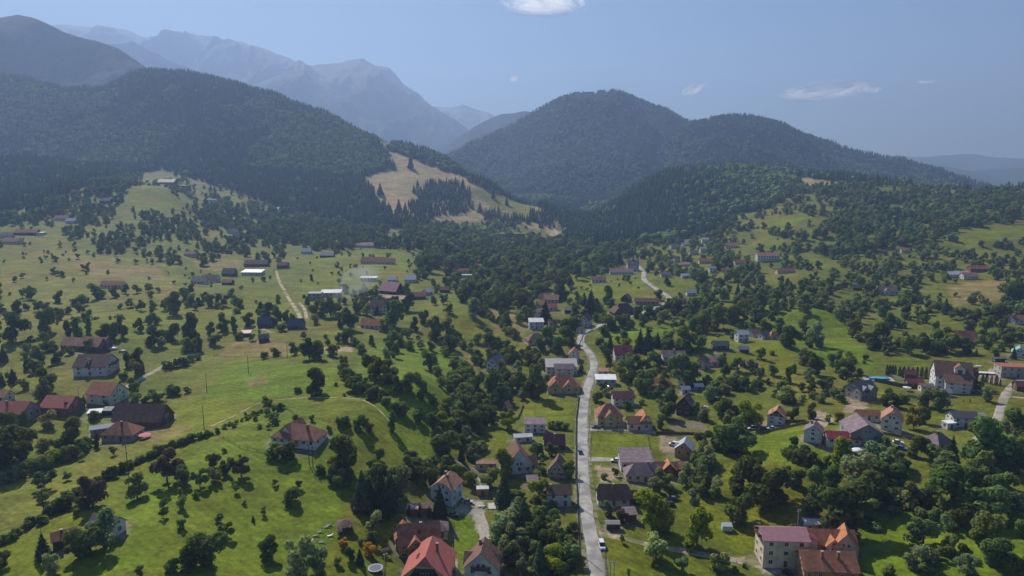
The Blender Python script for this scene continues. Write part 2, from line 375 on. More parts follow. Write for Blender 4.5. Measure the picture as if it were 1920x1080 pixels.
# ------------------------------------------------------------------ sky, sun, haze, camera
SUN_EL, SUN_AZ = 41., -30.        # degrees; azimuth from straight ahead (+Y), negative to the left
def build_light():
    w = bpy.data.worlds.new('World'); S.world = w; w.use_nodes = True
    nt = w.node_tree; bg = nt.nodes['Background']
    sky = nt.nodes.new('ShaderNodeTexSky'); sky.sky_type = 'NISHITA'; sky.sun_disc = False
    sky.sun_elevation = R(SUN_EL); sky.sun_rotation = R(SUN_AZ)
    sky.altitude = 900; sky.air_density = 1.; sky.dust_density = 1.; sky.ozone_density = 7.
    nt.links.new(sky.outputs[0], bg.inputs['Color']); bg.inputs['Strength'].default_value = .06
    l = bpy.data.lights.new('sun', 'SUN'); l.energy = 5.0; l.angle = R(.5); l.color = (1., .95, .88)
    o = link(bpy.data.objects.new('sun', l))
    az, el = R(SUN_AZ), R(SUN_EL)
    d = Vector((math.sin(az)*math.cos(el), math.cos(az)*math.cos(el), math.sin(el)))
    o.rotation_euler = d.to_track_quat('Z', 'Y').to_euler(); o.location = (0, 0, 500)
    c = bpy.data.cameras.new('camera'); c.sensor_width = 36; c.lens = 36*F/1920; c.clip_start = 1; c.clip_end = 60000
    co = link(bpy.data.objects.new('camera', c)); co.location = (0, 0, H); co.rotation_euler = (math.pi/2-PITCH, 0, 0)
    S.camera = co
    S.view_settings.view_transform = 'Standard'; S.view_settings.look = 'None'; S.view_settings.exposure = .48; S.view_settings.gamma = 1

HAZE = 1.65e-4
def build_haze():
    x0, x1, y0, y1, z0, z1 = -15500, 15500, -300, 13300, -140, 1990
    V = [(x, y, z) for x in (x0, x1) for y in (y0, y1) for z in (z0, z1)]
    Q = [(0,1,3,2),(4,6,7,5),(0,4,5,1),(2,3,7,6),(0,2,6,4),(1,5,7,3)]
    m = bpy.data.materials.new('haze'); m.use_nodes = True; nt = m.node_tree
    nt.nodes.remove(nt.nodes['Principled BSDF'])
    v = nt.nodes.new('ShaderNodeVolumePrincipled'); v.inputs['Color'].default_value = (.385, .57, 1., 1); v.inputs['Absorption Color'].default_value = (.06, .06, .06, 1); v.inputs['Density'].default_value = HAZE
    v.inputs['Anisotropy'].default_value = .25
    nt.links.new(v.outputs[0], nt.nodes['Material Output'].inputs['Volume'])
    o = link(bpy.data.objects.new('haze', raw_mesh('haze', V, Q, m)))
    tag(o, 'thin blue haze filling the valley air', None, None, 'stuff')
# ------------------------------------------------------------------ plants: shapes
def rand_unit(r, n):
    v = r.normal(size=(n, 3)); return v/np.linalg.norm(v, axis=1, keepdims=True)

def leaf_quads(P, Nrm, size, r, stretch=1.0, axis=None):
    n = len(P); t = axis if axis is not None else rand_unit(r, n)
    t = t-(t*Nrm).sum(1, keepdims=True)*Nrm; t /= np.linalg.norm(t, axis=1, keepdims=True)+1e-9
    b = np.cross(Nrm, t); s = np.asarray(size).reshape(-1, 1)
    j = lambda: (1+r.uniform(-.35, .35, (n, 1)))
    V = np.stack([P-t*s*stretch*j()-b*s*.5*j(), P+t*s*.4*j()-b*s*j(), P+t*s*stretch*j()+b*s*.5*j(), P-t*s*.4*j()+b*s*j()], 1).reshape(-1, 3)
    return V, np.arange(4*n).reshape(n, 4)

def crown_blobs(seed, n, blobs, zc, rz, rxy, br, size, low=.12, open_=0.0):
    """leaf clumps gathered on many overlapping lobes; unit height, unit width"""
    r = np.random.default_rng(seed)
    nl = int(r.integers(5, 8)); la = np.arange(nl)*2.4+r.uniform(0, 6.28)+r.normal(size=nl)*.3; lv = r.permutation(np.linspace(-1, 1, nl)); lu = np.sqrt(np.clip(1-(lv*.8)**2, .05, 1))*r.uniform(.6, 1.02, nl)
    E = np.stack([np.cos(la)*rxy*lu, np.sin(la)*rxy*lu, zc+rz*lv], 1)
    C = np.concatenate([E, np.array([[0, 0, zc+rz*.25]]), E[r.integers(nl, size=max(1, blobs-nl-1))]*np.array([.8, .8, 1])+r.normal(size=(max(1, blobs-nl-1), 3))*np.array([.09, .09, .06])])
    blobs = len(C); C[:, 2] = np.maximum(C[:, 2], low+br*.5)
    Rb = br*r.uniform(.55, 1.2, blobs)
    k = r.choice(blobs, n, p=Rb**2/np.sum(Rb**2))
    d = rand_unit(r, n); d[:, 2] = np.where(d[:, 2] < -.75, -d[:, 2], d[:, 2])
    P = C[k]+d*(Rb[k]*r.uniform(.55, 1.1, n)**.7)[:, None]
    if open_: P += r.normal(size=P.shape)*open_
    nr = d*1.1+rand_unit(r, n)*.55+np.array([0, 0, .25]); nr /= np.linalg.norm(nr, axis=1, keepdims=True)
    P[:, 2] = np.where(P[:, 2] < .02, .02+r.uniform(0, .06, n), P[:, 2]); P[:, 2] *= 1/np.quantile(P[:, 2], .995)
    return leaf_quads(P, nr, size*r.uniform(.6, 1.3, n), r)

def spruce_crown(seed, n, size=.05, ragged=.25):
    r = np.random.default_rng(seed)
    z = 1-np.sqrt(r.uniform(0, 1, n))*.95
    tiers = 15; zq = (np.floor(z*tiers)+r.uniform(.1, .9, n)**1.6)/tiers
    z = .04+np.clip(.55*z+.45*zq, 0, 1)*.96
    a = r.uniform(0, 2*np.pi, n); arm = np.floor(a/(2*np.pi)*13+z*9)
    hr = 1+ragged*(np.sin(arm*12.9898+np.floor(z*tiers)*78.23))
    f = r.uniform(.25, 1, n)**.55
    rad = .5*(1-z)**.88*hr*f+.008
    P = np.stack([np.cos(a)*rad, np.sin(a)*rad, z-.05*f*(1-z)], 1)
    out = np.stack([np.cos(a), np.sin(a), np.full(n, -.35)], 1); out /= np.linalg.norm(out, axis=1, keepdims=True)
    nr = np.stack([np.cos(a)*.45, np.sin(a)*.45, np.full(n, .8)], 1)+rand_unit(r, n)*.45; nr /= np.linalg.norm(nr, axis=1, keepdims=True)
    return leaf_quads(P, nr, size*r.uniform(.55, 1.2, n)*(.5+.6*(1-z)), r, 1.5, out)

def tube(pts, rad, sides=6):
    pts = [Vector(p) for p in pts]; V = []; Fc = []
    for i, p in enumerate(pts):
        d = (pts[min(i+1, len(pts)-1)]-pts[max(i-1, 0)]).normalized()
        a = d.orthogonal().normalized(); b = d.cross(a)
        for k in range(sides):
            t = 2*math.pi*k/sides; V.append(p+(a*math.cos(t)+b*math.sin(t))*rad[i])
    for i in range(len(pts)-1):
        for k in range(sides):
            Fc.append((i*sides+k, i*sides+(k+1) % sides, (i+1)*sides+(k+1) % sides, (i+1)*sides+k))
    return np.array([tuple(v) for v in V]), np.array(Fc)

def trunk_mesh(seed, kind, mat):
    r = random.Random(seed); Vs = []; Fs = []; o = 0
    def add(p, q):
        nonlocal o
        v, f = tube(p, q); Vs.append(v); Fs.append(f+o); o += len(v)
    top = .95 if kind in 'sy' else .72
    add([(0, 0, -.06), (0, 0, .02), (r.uniform(-.01, .01), .0, .3), (r.uniform(-.02, .02), r.uniform(-.02, .02), top)], [.035, .026, .02, .004])
    if kind not in 'sy':
        for i in range(5):
            a = i*1.3+r.random(); z = r.uniform(.18, .45); l = r.uniform(.2, .33)
            add([(0, 0, z), (math.cos(a)*l*.5, math.sin(a)*l*.5, z+l*.55), (math.cos(a)*l, math.sin(a)*l, z+l*1.2)], [.013, .008, .003])
    return raw_mesh('trunk', np.concatenate(Vs), np.concatenate(Fs), mat)

def foliage_mat(name, trans=.42, attr=False, hue=.0):
    m = bpy.data.materials.new(name); m.use_nodes = True; nt = m.node_tree; L = nt.links.new
    nt.nodes.remove(nt.nodes['Principled BSDF'])
    if attr:
        c = N(nt, 'ShaderNodeAttribute', attribute_name='Tint').outputs['Color']
    else:
        c = N(nt, 'ShaderNodeObjectInfo').outputs['Color']
    g = N(nt, 'ShaderNodeNewGeometry')
    r = N(nt, 'ShaderNodeMapRange'); r.inputs[3].default_value = .95; r.inputs[4].default_value = 1.95
    L(g.outputs['Random Per Island'], r.inputs[0])
    s = N(nt, 'ShaderNodeVectorMath', operation='SCALE'); L(c, s.inputs[0]); L(r.outputs[0], s.inputs[3])
    d = N(nt, 'ShaderNodeBsdfDiffuse'); t = N(nt, 'ShaderNodeBsdfTranslucent'); mx = N(nt, 'ShaderNodeMixShader'); mx.inputs[0].default_value = trans
    tm = N(nt, 'ShaderNodeVectorMath', operation='MULTIPLY'); L(s.outputs[0], tm.inputs[0]); tm.inputs[1].default_value = (1.25, 1.35, .7)
    L(s.outputs[0], d.inputs['Color']); L(tm.outputs[0], t.inputs['Color']); L(d.outputs[0], mx.inputs[1]); L(t.outputs[0], mx.inputs[2])
    L(mx.outputs[0], nt.nodes['Material Output'].inputs['Surface'])
    return m

FOL = foliage_mat('leaves'); FOLA = foliage_mat('leaves_of_woods', .3, True); NEED = foliage_mat('needles', .12); NEEDA = foliage_mat('needles_of_woods', .1, True)
BARK = noise_mat('bark', (.05,.038,.028), (.11,.09,.07), 3.)
# kind: (name, category, width/height, base colour, colour spread)
KIND = {
 'd': ('deciduous_tree', 'tree', 1.02, (.086,.114,.030)),
 'k': ('deciduous_tree', 'tree', .74, (.080,.108,.032)),
 'w': ('willow_tree', 'tree', 1.0, (.130,.152,.070)),
 'f': ('fruit_tree', 'tree', 1.12, (.104,.128,.044)),
 's': ('spruce_tree', 'tree', .5, (.030,.050,.026)),
 'b': ('bush', 'bush', 1.4, (.090,.118,.036)),
 'y': ('thuja_tree', 'tree', .30, (.032,.056,.026)),
}
def crown_shape(kind, seed, lod):
    q = {0: 1., 1: .33, 2: .085}[lod]; sz = {0: 1., 1: 1.6, 2: 2.7}[lod]
    n = lambda v: max(24, int(v*q))
    if kind == 'd': return crown_blobs(seed, n(2600), 18, .50, .36, .31, .20, .036*sz, .0)
    if kind == 'k': return crown_blobs(seed, n(2000), 15, .52, .38, .29, .19, .038*sz, .02)
    if kind == 'w': return crown_blobs(seed, n(2100), 18, .51, .36, .33, .175, .034*sz, .02, .02)
    if kind == 'f': return crown_blobs(seed, n(1300), 13, .56, .28, .32, .17, .045*sz, .1, .015)
    if kind == 'b': return crown_blobs(seed, n(900), 9, .42, .3, .3, .25, .055*sz, -.1)
    if kind == 'y':
        r = np.random.default_rng(seed); m = n(900); z = r.uniform(.02, 1, m); a = r.uniform(0, 6.283, m)
        rad = .5*np.minimum(1, (1-z)*2.2+.08)**.8*np.minimum(1, .75+z*2)*r.uniform(.8, 1.05, m)
        P = np.stack([np.cos(a)*rad, np.sin(a)*rad, z], 1); nr = np.stack([np.cos(a), np.sin(a), np.full(m, .3)], 1)+rand_unit(r, m)*.6
        nr /= np.linalg.norm(nr, axis=1, keepdims=True); return leaf_quads(P, nr, .045*sz*r.uniform(.6, 1.2, m), r)
    return spruce_crown(seed, n(1900), .052*(1+.75*(sz-1)))
NVAR = {'d': 9, 'k': 5, 'w': 5, 'f': 6, 's': 6, 'b': 5, 'y': 2}
SHAPES = {lod: {k: [crown_shape(k, 100*i+ord(k)+lod, lod) for i in range(NVAR[k])] for k in KIND} for lod in (0, 1, 2)}
CROWN_ME = {}; TRUNK_ME = {}
for _k in KIND:
    CROWN_ME[_k] = [[raw_mesh('crown', *SHAPES[lod][_k][i], NEED if _k in 'sy' else FOL) for i in range(NVAR[_k])] for lod in (0, 1)]
    TRUNK_ME[_k] = [trunk_mesh(i*7+1, _k, BARK) for i in range(3)]

# ------------------------------------------------------------------ plants: where they stand
TREES = []      # dicts
def put_tree(kind, x, y, h, w=None, tone=None, z=None, hand=False):
    wr = KIND[kind][2]*rng.uniform(.86, 1.16)
    z = float(zt(x, y)) if z is None else z
    base = np.array(KIND[kind][3])
    v = rng.uniform(.72, 1.55); hue = rng.uniform(-.16, .2)
    col = base*v*np.array([1+hue, 1, 1-hue*.5])
    if tone == 'bright': col = np.array([.165, .190, .014])
    elif tone == 'yellow': col = np.array([.20, .17, .03])
    elif tone == 'brown': col = np.array([.095, .07, .045])
    elif tone == 'pale': col = col*1.5
    elif tone == 'orange': col = np.array([.32, .16, .02])
    elif tone == 'dark': col = base*.7
    p = project(x, y, z)
    TREES.append(dict(k=kind, x=x, y=y, z=z, h=h, w=w or h*wr, col=col, px=p[0], py=p[1], dep=p[2], hp=h*F/p[2], tone=tone, hand=hand, rot=rng.uniform(0, 6.28)))

TONES = {'+': 'bright', '!': 'yellow', '~': 'brown', '^': 'pale', '*': 'orange', '-': 'dark'}
HAND = {
 (0,540): "d730,90,110 d130,205,100 d350,330,160 d120,400,200 d450,250,80 d860,75,80 f445,115,80 f290,180,70 f355,180,60 f235,90,90 f615,140,80 f555,140,50 f655,135,50 f625,190,45 f170,80,60 f945,45,60 f1025,45,60 f1115,35,60 k515,370,110 k575,370,130 k665,345,110 d790,390,110 d860,390,120 d920,380,110 d900,280,70 d1050,330,90 f1060,175,70 f980,150,60 b905,160,35 k1300,215,165 k1320,205,140 d1160,280,80 d1160,440,150 d1285,400,120 w1210,460,80 k1440,410,200 k1500,480,110 b1400,480,90 k1450,480,90+ k1580,380,110 k1680,330,130 k1760,340,110 d1860,290,90 f1620,440,80 b1800,390,50 f1890,400,50 d1120,280,70 f1235,170,70 f1440,130,70 f1465,170,50 f1490,130,50 f1575,140,80 f1640,120,70 f1690,140,70 d1780,160,90 f1740,60,50 d1380,90,80 d1430,50,70 b1770,200,40 d340,420,80 b200,480,50 b190,530,40 d340,480,70 b390,470,60 d430,560,100 f230,440,70 s30,560,120 k290,610,150 k200,620,80 d250,640,100 d690,480,90 b530,500,50 k960,600,100 k1040,640,170 k1110,650,160 k1170,600,110 k1250,560,100 d1020,660,110 b930,690,50 b1270,610,60 b1330,600,60 b1390,590,60 b1430,560,50 b1480,545,40 s100,720,110 s20,740,100 d360,770,150 w325,850,140 d1010,790,100 f1150,850,80 f1190,860,70 b1020,870,70^ b1090,870,50 b1285,810,70 b1330,810,60 b1410,790,40 k490,960,90 s630,870,60 b710,1000,70 w370,1060,120 d560,1080,110+ d60,1060,120 k180,1040,100 b30,960,50 s800,900,50 d420,230,70",
 (480,540): "d450,220,110 d560,220,130 w440,275,70 d700,320,150 d650,300,110 k390,150,80 d90,230,110 k160,280,120 d225,260,80 d30,200,80 b270,240,40 b200,330,50 b120,330,50 d830,210,80 s910,205,70 d1140,180,130 d1040,300,180 d970,330,90 k1190,330,100 d1260,270,90 k1340,390,160 d1430,380,140 d1450,200,70 w1630,230,140 d1680,180,140 d1840,170,120 d1560,110,110 k1880,320,130 d1850,80,80 d285,510,90 d400,540,140 d470,540,130 d580,520,90 f655,600,80 f690,420,110 f620,420,70 b750,440,60 b790,500,70 b540,430,40 f360,390,50 b60,540,50 b150,520,60 d870,440,70 d1020,470,130 d1080,440,110 b1160,470,70+ f1240,460,60 f1310,480,70 d1470,470,90 d1660,420,70 d1740,400,90 d1760,490,130 d1630,550,60 d1830,470,90 d455,800,180 b320,790,40 d860,660,150 d930,690,160 w980,560,100 k1045,530,100 d990,730,130 d1080,780,110 d1150,790,140 d1250,830,120 d1300,620,130 w1365,670,80 b1215,720,60 b1390,730,50 b1320,880,80 b1510,695,50 b880,850,30 b1065,915,20 b600,740,25 b660,820,25 d1560,740,100 k1650,850,180 k1780,850,230 d1880,760,140 d1430,920,90 w1480,880,80 k1560,930,110 d1650,900,110 d1740,960,110 d1700,1020,130 d1640,1060,130 d1890,1060,130+ d1340,1080,130 d1430,1080,130+ d1770,1020,100 d1840,640,80 k1020,1080,140^ b620,1040,60 b670,1040,70 d770,1070,110 w840,1080,90 b180,920,50 b80,960,50 b115,985,30 f300,1020,60 f420,1010,50 b545,1080,40 f150,1030,40 b30,1060,30 d1560,860,90 d1870,880,90 b1600,780,60",
 (960,540): "d70,180,150 d130,130,80 s250,270,160 s590,210,180 s540,130,90 d370,90,100 d720,120,120 d540,240,70 d700,320,110 d760,320,100 d830,310,100 b630,260,60 b690,360,60 d950,230,90 d1020,230,90 d1150,220,100 d1250,200,100 d1360,170,90 d1420,150,80 b1300,230,60 f1100,300,60 f1210,320,70 f1030,370,60 d1680,270,160 d1850,270,120 d1860,170,120 d1760,110,90 s1690,100,120 f1580,110,100 d1540,320,180 d1430,340,150 d1350,340,120 d1290,470,170 f1180,420,90 d1410,470,100 s735,480,120 s960,480,160 s1015,490,180 s1090,450,110 s835,425,40 f835,390,60 b660,430,50 k595,470,130 d690,500,80 k720,570,100 b640,490,70 d290,460,150 d420,430,130 d350,500,120 w210,480,100 d130,590,100 w50,640,80 b200,590,60 k545,640,110 k570,700,60 k150,820,220 k200,830,240 d60,780,130 d870,640,130 d960,630,110 d1020,620,120 d810,680,100 d880,720,100 d1100,610,90 d1000,790,170 d1290,730,200 d1350,710,150 d1200,640,100 d1580,590,90 d1600,680,100 d1860,540,80 d1800,640,90 f1690,630,90 d1730,770,100 d1860,700,90 y600,760,90 y595,840,120 y605,905,120 b640,860,70 f680,790,70 b860,910,60 d1080,830,80 d1130,780,100 d1200,880,110 d1170,990,130 d1120,1060,100 w1000,1075,95 d1370,960,90 w1440,1000,100 d1580,980,150 f1500,830,90 d1640,1080,140 w1780,1050,190+ b1590,800,70 b1460,720,60 b130,1080,40 b300,1060,50 b350,1060,50 b400,1070,45 b450,1070,40 d470,210,90 d440,330,80 d1500,250,90",
 (1440,540): "d70,150,110 f280,210,80 d160,450,150 d270,330,110 w370,440,160 w270,580,110 d310,450,100 d350,660,150 d510,630,140 d600,640,140 b590,690,60 b470,190,35 k545,260,70 d330,130,80 d420,120,80 w650,190,100 d720,170,90 d580,180,80 b660,260,70! d640,370,120 f680,400,60 d800,450,170 d860,240,90 k910,310,110 d970,300,70 d1040,500,150 d1180,490,130 d1310,490,150 d1370,480,160 d1480,500,110 w1270,480,90 f890,500,80 d770,470,80 f1040,220,90 f1120,210,70 d1110,60,80 d1040,120,90 f1200,160,60 s1330,200,110 f1440,240,80 f1500,230,60 f1380,240,50 d1520,130,60 d1600,120,60 d1800,110,150 d1880,100,120 d1730,240,110 d1820,190,80 d1640,340,120 d1750,340,80 s1660,400,70 d1810,450,110 d1880,400,90 b1700,530,70 s1560,520,60 s1840,540,90 d1250,330,70 b1170,270,60 k150,720,110 d110,770,90 d40,670,80 b145,870,110 f250,780,60 f430,790,100 f490,830,70 b395,860,60 f320,740,60 d880,880,110- d960,900,100- b1010,870,60 f1200,900,130 f1290,920,130 f1240,860,100 w1640,860,100 w1680,960,130 d1730,830,80 f1090,1060,150! d1160,1020,110 d190,1000,100 k320,990,120~ f450,1020,60 b530,1010,70! d1520,1080,60 d1850,1080,170 d1750,1060,120 y890,660,75 y910,662,75 y930,664,75 y950,666,75 y985,672,72 y1015,675,75 y1048,675,75 y1082,676,70 y1115,676,75 y1150,678,75 y1183,680,75 y1215,682,75 y1605,745,85 y1637,720,70 y1673,730,60 y1710,735,70 y1740,740,50 y1515,865,25 y1465,860,22 d1510,730,60 d1560,760,60",
 (0,810): "d520,150,220 d60,300,330- d200,200,200 w350,180,120 b410,240,95+ d310,300,100 w170,340,90 w100,370,100 w30,400,90 d250,320,90 k725,120,100~ f335,440,130 f340,530,90 f855,180,60 f505,370,60 f620,220,50 d700,570,230~ b630,580,80 f1030,500,160 f1255,390,230~ f1380,400,140 f1500,420,130 f1605,280,110 f1605,380,100 f1690,320,90 f1810,340,140 f1230,575,70 f1370,580,90 f1225,650,70 f1350,480,50 f1475,500,45 f1360,730,70 f1650,680,60 f1700,800,110 f1775,460,60 b1830,550,30 s1900,680,50 b450,600,90- b380,630,70- f530,570,90 b575,640,50 b310,690,60 b920,310,70- b840,350,80- b790,360,60- d1530,1020,260 d1450,1030,190 d1310,1060,110 w1050,1080,70 d600,960,230 d680,900,150 w780,860,260 s330,960,200 w380,1080,150 d10,1020,120 b1680,160,30 b1720,230,30 b1800,200,25",
 (480,810): "b130,190,100 b230,210,120 d660,330,270 b590,280,90! d560,380,90 d640,420,120 d920,270,120 b1150,235,80~ s800,590,290 s850,600,250 s940,620,330 s1000,600,270 d900,420,160 w1080,480,220 w880,760,150^ d870,840,90 b265,540,110 f140,410,50 f320,430,60 f60,630,60 b475,320,60- w700,410,70 d90,950,150 w330,1080,280^ w470,1060,180 d705,970,100 s780,1000,120 b610,1010,60 b790,850,40 b850,930,80* b655,870,60* s1380,650,240 w1790,720,190 w1840,830,200 w1900,900,190 w1870,1000,170 y1150,640,80 y1185,640,80 y1230,650,80 y1300,660,90 d1300,400,150 d1220,360,100 d1240,410,80 b1400,310,60 d1500,330,80 s1540,220,120 d1430,190,190 w1390,160,120 d1600,400,100 b1570,500,70 k1700,360,90 d1760,420,140 s1860,570,280 d1860,330,190+ w1890,800,200 w1450,990,90 b1750,670,40 b1620,160,60 b1660,155,60 b1710,140,60 s1020,500,180 d1350,60,90",
 (960,810): "w20,720,200 w60,800,190 d120,870,170 d240,890,150 d180,990,150 d290,920,120 w30,1010,170 d380,980,110 w330,820,110 s90,800,300 d200,680,120 d300,720,120 w50,720,180 w150,930,100 w60,900,150 d270,760,100 b310,560,60 d210,520,160+ s210,1070,250 d330,1060,170+ s560,1090,190 b440,900,60 b430,960,80 b450,760,80 b400,860,60 b440,1040,70 w70,1080,120 d300,190,100 d420,340,110 b190,180,80 y625,350,130 f770,340,60 b690,360,40 b650,620,90 w720,640,120 b800,560,60 w820,680,90~ d1060,750,290+ d1380,870,300+ f1080,960,180^ f1270,1060,110 f1560,1060,150^ f870,1080,50 f830,840,50 d1140,410,120 f1080,470,110 d1190,480,80 w1300,400,150 w1400,390,130 d1420,480,100 w1530,470,120 w1360,560,110 w1480,250,130 d1430,120,120 d1560,140,180 d1680,160,230 d1720,440,260 d1850,480,230 d1720,690,220 b1370,250,70 b1270,280,50 b1360,190,50 b1740,1020,30 b1680,1060,40 f1640,50,120",
 (1440,810): "d545,210,170+ d290,270,150- f440,280,90 b370,300,70 b160,210,60 b200,230,50 d370,490,190 f130,380,110 f220,420,130 d30,560,280 w110,540,100 f320,640,150 w690,420,240 w600,360,160 w800,330,220 w870,290,180 w1010,290,120 d560,750,340- d760,560,240 d700,560,220 d930,440,200 w690,690,110^ b800,740,50^ f1070,570,180 d1380,600,320 d1200,560,150 d1500,500,200 d1430,720,200 d1620,660,240 d1600,880,270 f1160,860,200 d1370,930,140 w1110,1040,190 b1200,1000,110 d1270,960,100 d1470,960,110 w1500,1080,150 d1720,1020,230 d1880,1090,130 d1820,720,80 w1840,640,180 d1900,800,130 d1770,480,170 b1590,410,80 d1880,330,200 d1620,260,350 s1370,270,230- d1230,210,100 d1110,190,160 b1290,300,80 d1840,110,90 d1910,180,110 b870,110,70 b1200,1080,80 b900,1080,80",
}
import re
def plant_by_hand():
    for (ox, oy), s in HAND.items():
        for tok in s.split():
            m = re.match(r'([a-z])([\d]+),([\d]+),([\d]+)(.?)', tok)
            k, a, b, hp, tn = m.group(1), float(m.group(2))/4+ox, float(m.group(3))/4+oy, float(m.group(4))/4, TONES.get(m.group(5))
            x, y, z = ground(a, b-1.5); dep = project(x, y, z)[2]
            h = hp*dep/F*(1.1 if k != 'b' else 1.1)
            put_tree(k, x, y, h, tone=tn, z=z, hand=True)

def plant_slope_spruces():
    for a, b, hp in [(770,316,28),(713,366,24),(748,398,26),(868,356,22),(887,333,14),(776,362,16),(783,348,12),(690,330,14),(836,352,14),(925,372,20),(950,385,18),(760,402,24),(790,412,22),(808,408,26),(900,398,20),(915,352,18),(935,358,16),(845,318,14),(860,325,16),(700,400,26),(722,402,22),(1120,462,30),(1150,470,26),(1095,468,24),(1062,460,28),(1560,352,22),(1575,355,16),(1588,350,14),(1540,352,12),(1620,345,20),(1645,348,24),(1500,350,16),(1130,500,24),(1160,495,28)]:
        x, y, z = ground(a, b); put_tree('s', x, y, hp*project(x, y, z)[2]/F, z=z, hand=True)
BELTS = [ # hedges and thickets that follow field edges: polyline in photograph pixels, spacing m, kinds, height m
 ([(0,1024),(60,985),(120,950)], 1.7, 'b', (1.6, 2.8)), ([(128,938),(150,925),(200,900),(245,877)], 1.9, 'b', (1.8, 3.2)),
 ([(245,875),(275,862),(320,840),(360,828),(398,815)], 1.8, 'bb', (2.2, 3.8)), ([(400,815),(440,795),(480,778),(520,768)], 2.6, 'b', (1.3, 2.4)),
 ([(0,905),(40,895),(90,880),(130,860),(165,840)], 4, 'bwb', (3, 6)), ([(120,600),(180,600),(230,593)], 6, 'b', (1.5, 2.5)),
 ([(455,778),(470,790),(455,800)], 6, 'b', (1.2, 2.2)), ([(340,575),(380,570),(420,580)], 7, 'bd', (3, 6)),
 ([(660,720),(700,745),(740,770),(790,790),(830,800)], 5, 'bd', (3, 6)), ([(860,800),(880,830),(880,860),(900,880)], 3.5, 'bdw', (4, 8)),
 ([(850,620),(870,650),(905,690)], 6, 'bd', (3, 6)), ([(870,700),(880,740),(870,770),(890,800)], 4, 'bdd', (5, 10)),
 ([(830,640),(860,700),(840,740)], 7, 'bd', (4, 8)), ([(920,710),(935,740),(930,775)], 4, 'bd', (5, 9)),
 ([(900,590),(940,610),(970,640)], 5, 'bd', (4, 8)), ([(960,680),(1000,670),(1015,690)], 4, 'dw', (5, 9)),
 ([(1085,690),(1080,720),(1083,750)], 5, 'bk', (3, 6)), ([(1000,1000),(1040,990),(1060,1030),(1075,1060)], 4, 'bwd', (4, 8)),
 ([(960,940),(1000,940),(1020,960)], 4, 'bwf', (3, 6)), ([(1115,960),(1140,950),(1165,960)], 3, 'bw', (2.5, 4.5)),
 ([(1240,900),(1290,880),(1330,880),(1310,920)], 4, 'wbf', (4, 7)), ([(1300,860),(1350,850),(1385,840)], 4, 'bdw', (4, 8)),
 ([(1470,850),(1490,860),(1520,870)], 4, 'bf', (2, 4)), ([(1560,970),(1620,965),(1650,940),(1690,940)], 4, 'bdd', (4, 8)),
 ([(1700,960),(1760,990),(1800,960),(1850,980)], 5, 'bdw', (4, 8)), ([(1780,890),(1830,910),(1880,930)], 5, 'bd', (4, 8)),
 ([(1450,740),(1480,760),(1520,745),(1560,740),(1580,760)], 4, 'bf', (2, 4.5)), ([(1560,670),(1600,680),(1640,680)], 7, 'b', (2, 4)),
 ([(1620,640),(1680,650),(1730,645)], 6, 'bd', (4, 8)), ([(1700,600),(1760,580),(1830,600),(1900,590)], 6, 'bdf', (4, 8)),
 ([(1580,600),(1600,570),(1650,580),(1700,570)], 6, 'bdw', (4, 9)), ([(1300,730),(1350,720),(1400,735),(1440,720)], 5, 'bdf', (3, 7)),
 ([(1270,790),(1330,790),(1390,780)], 6, 'bdf', (3, 6)), ([(1200,640),(1240,650),(1290,660)], 6, 'bd', (4, 8)),
 ([(1130,600),(1180,600),(1240,590),(1300,585)], 5, 'bd', (4, 8)), ([(1000,830),(1012,860),(1015,890)], 4, 'b', (2, 3.5)),
 ([(940,890),(980,895),(1010,905)], 4, 'bd', (3, 5)), ([(1100,735),(1105,770)], 4, 'b', (2, 3)),
 ([(700,880),(720,900),(760,890),(790,880),(840,870)], 4, 'bdd', (4, 7)), ([(590,880),(640,890),(680,880)], 5, 'bd', (4, 7)),
 ([(500,760),(520,790),(500,810)], 5, 'fb', (2, 4)), ([(640,700),(670,730),(690,740)], 6, 'bd', (4, 8)),
]
def plant_belts():
    for pl, sp, kinds, (h0, h1) in BELTS:
        P = [ground(*p)[:2] for p in pl]
        for (x0, y0), (x1, y1) in zip(P, P[1:]):
            L = math.hypot(x1-x0, y1-y0)
            for i in range(int(L/sp)+1):
                t = i*sp/max(L, .1)
                put_tree(random.choice(kinds), x0+(x1-x0)*t+rng.normal()*sp*.3, y0+(y1-y0)*t+rng.normal()*sp*.35, rng.uniform(h0, h1))
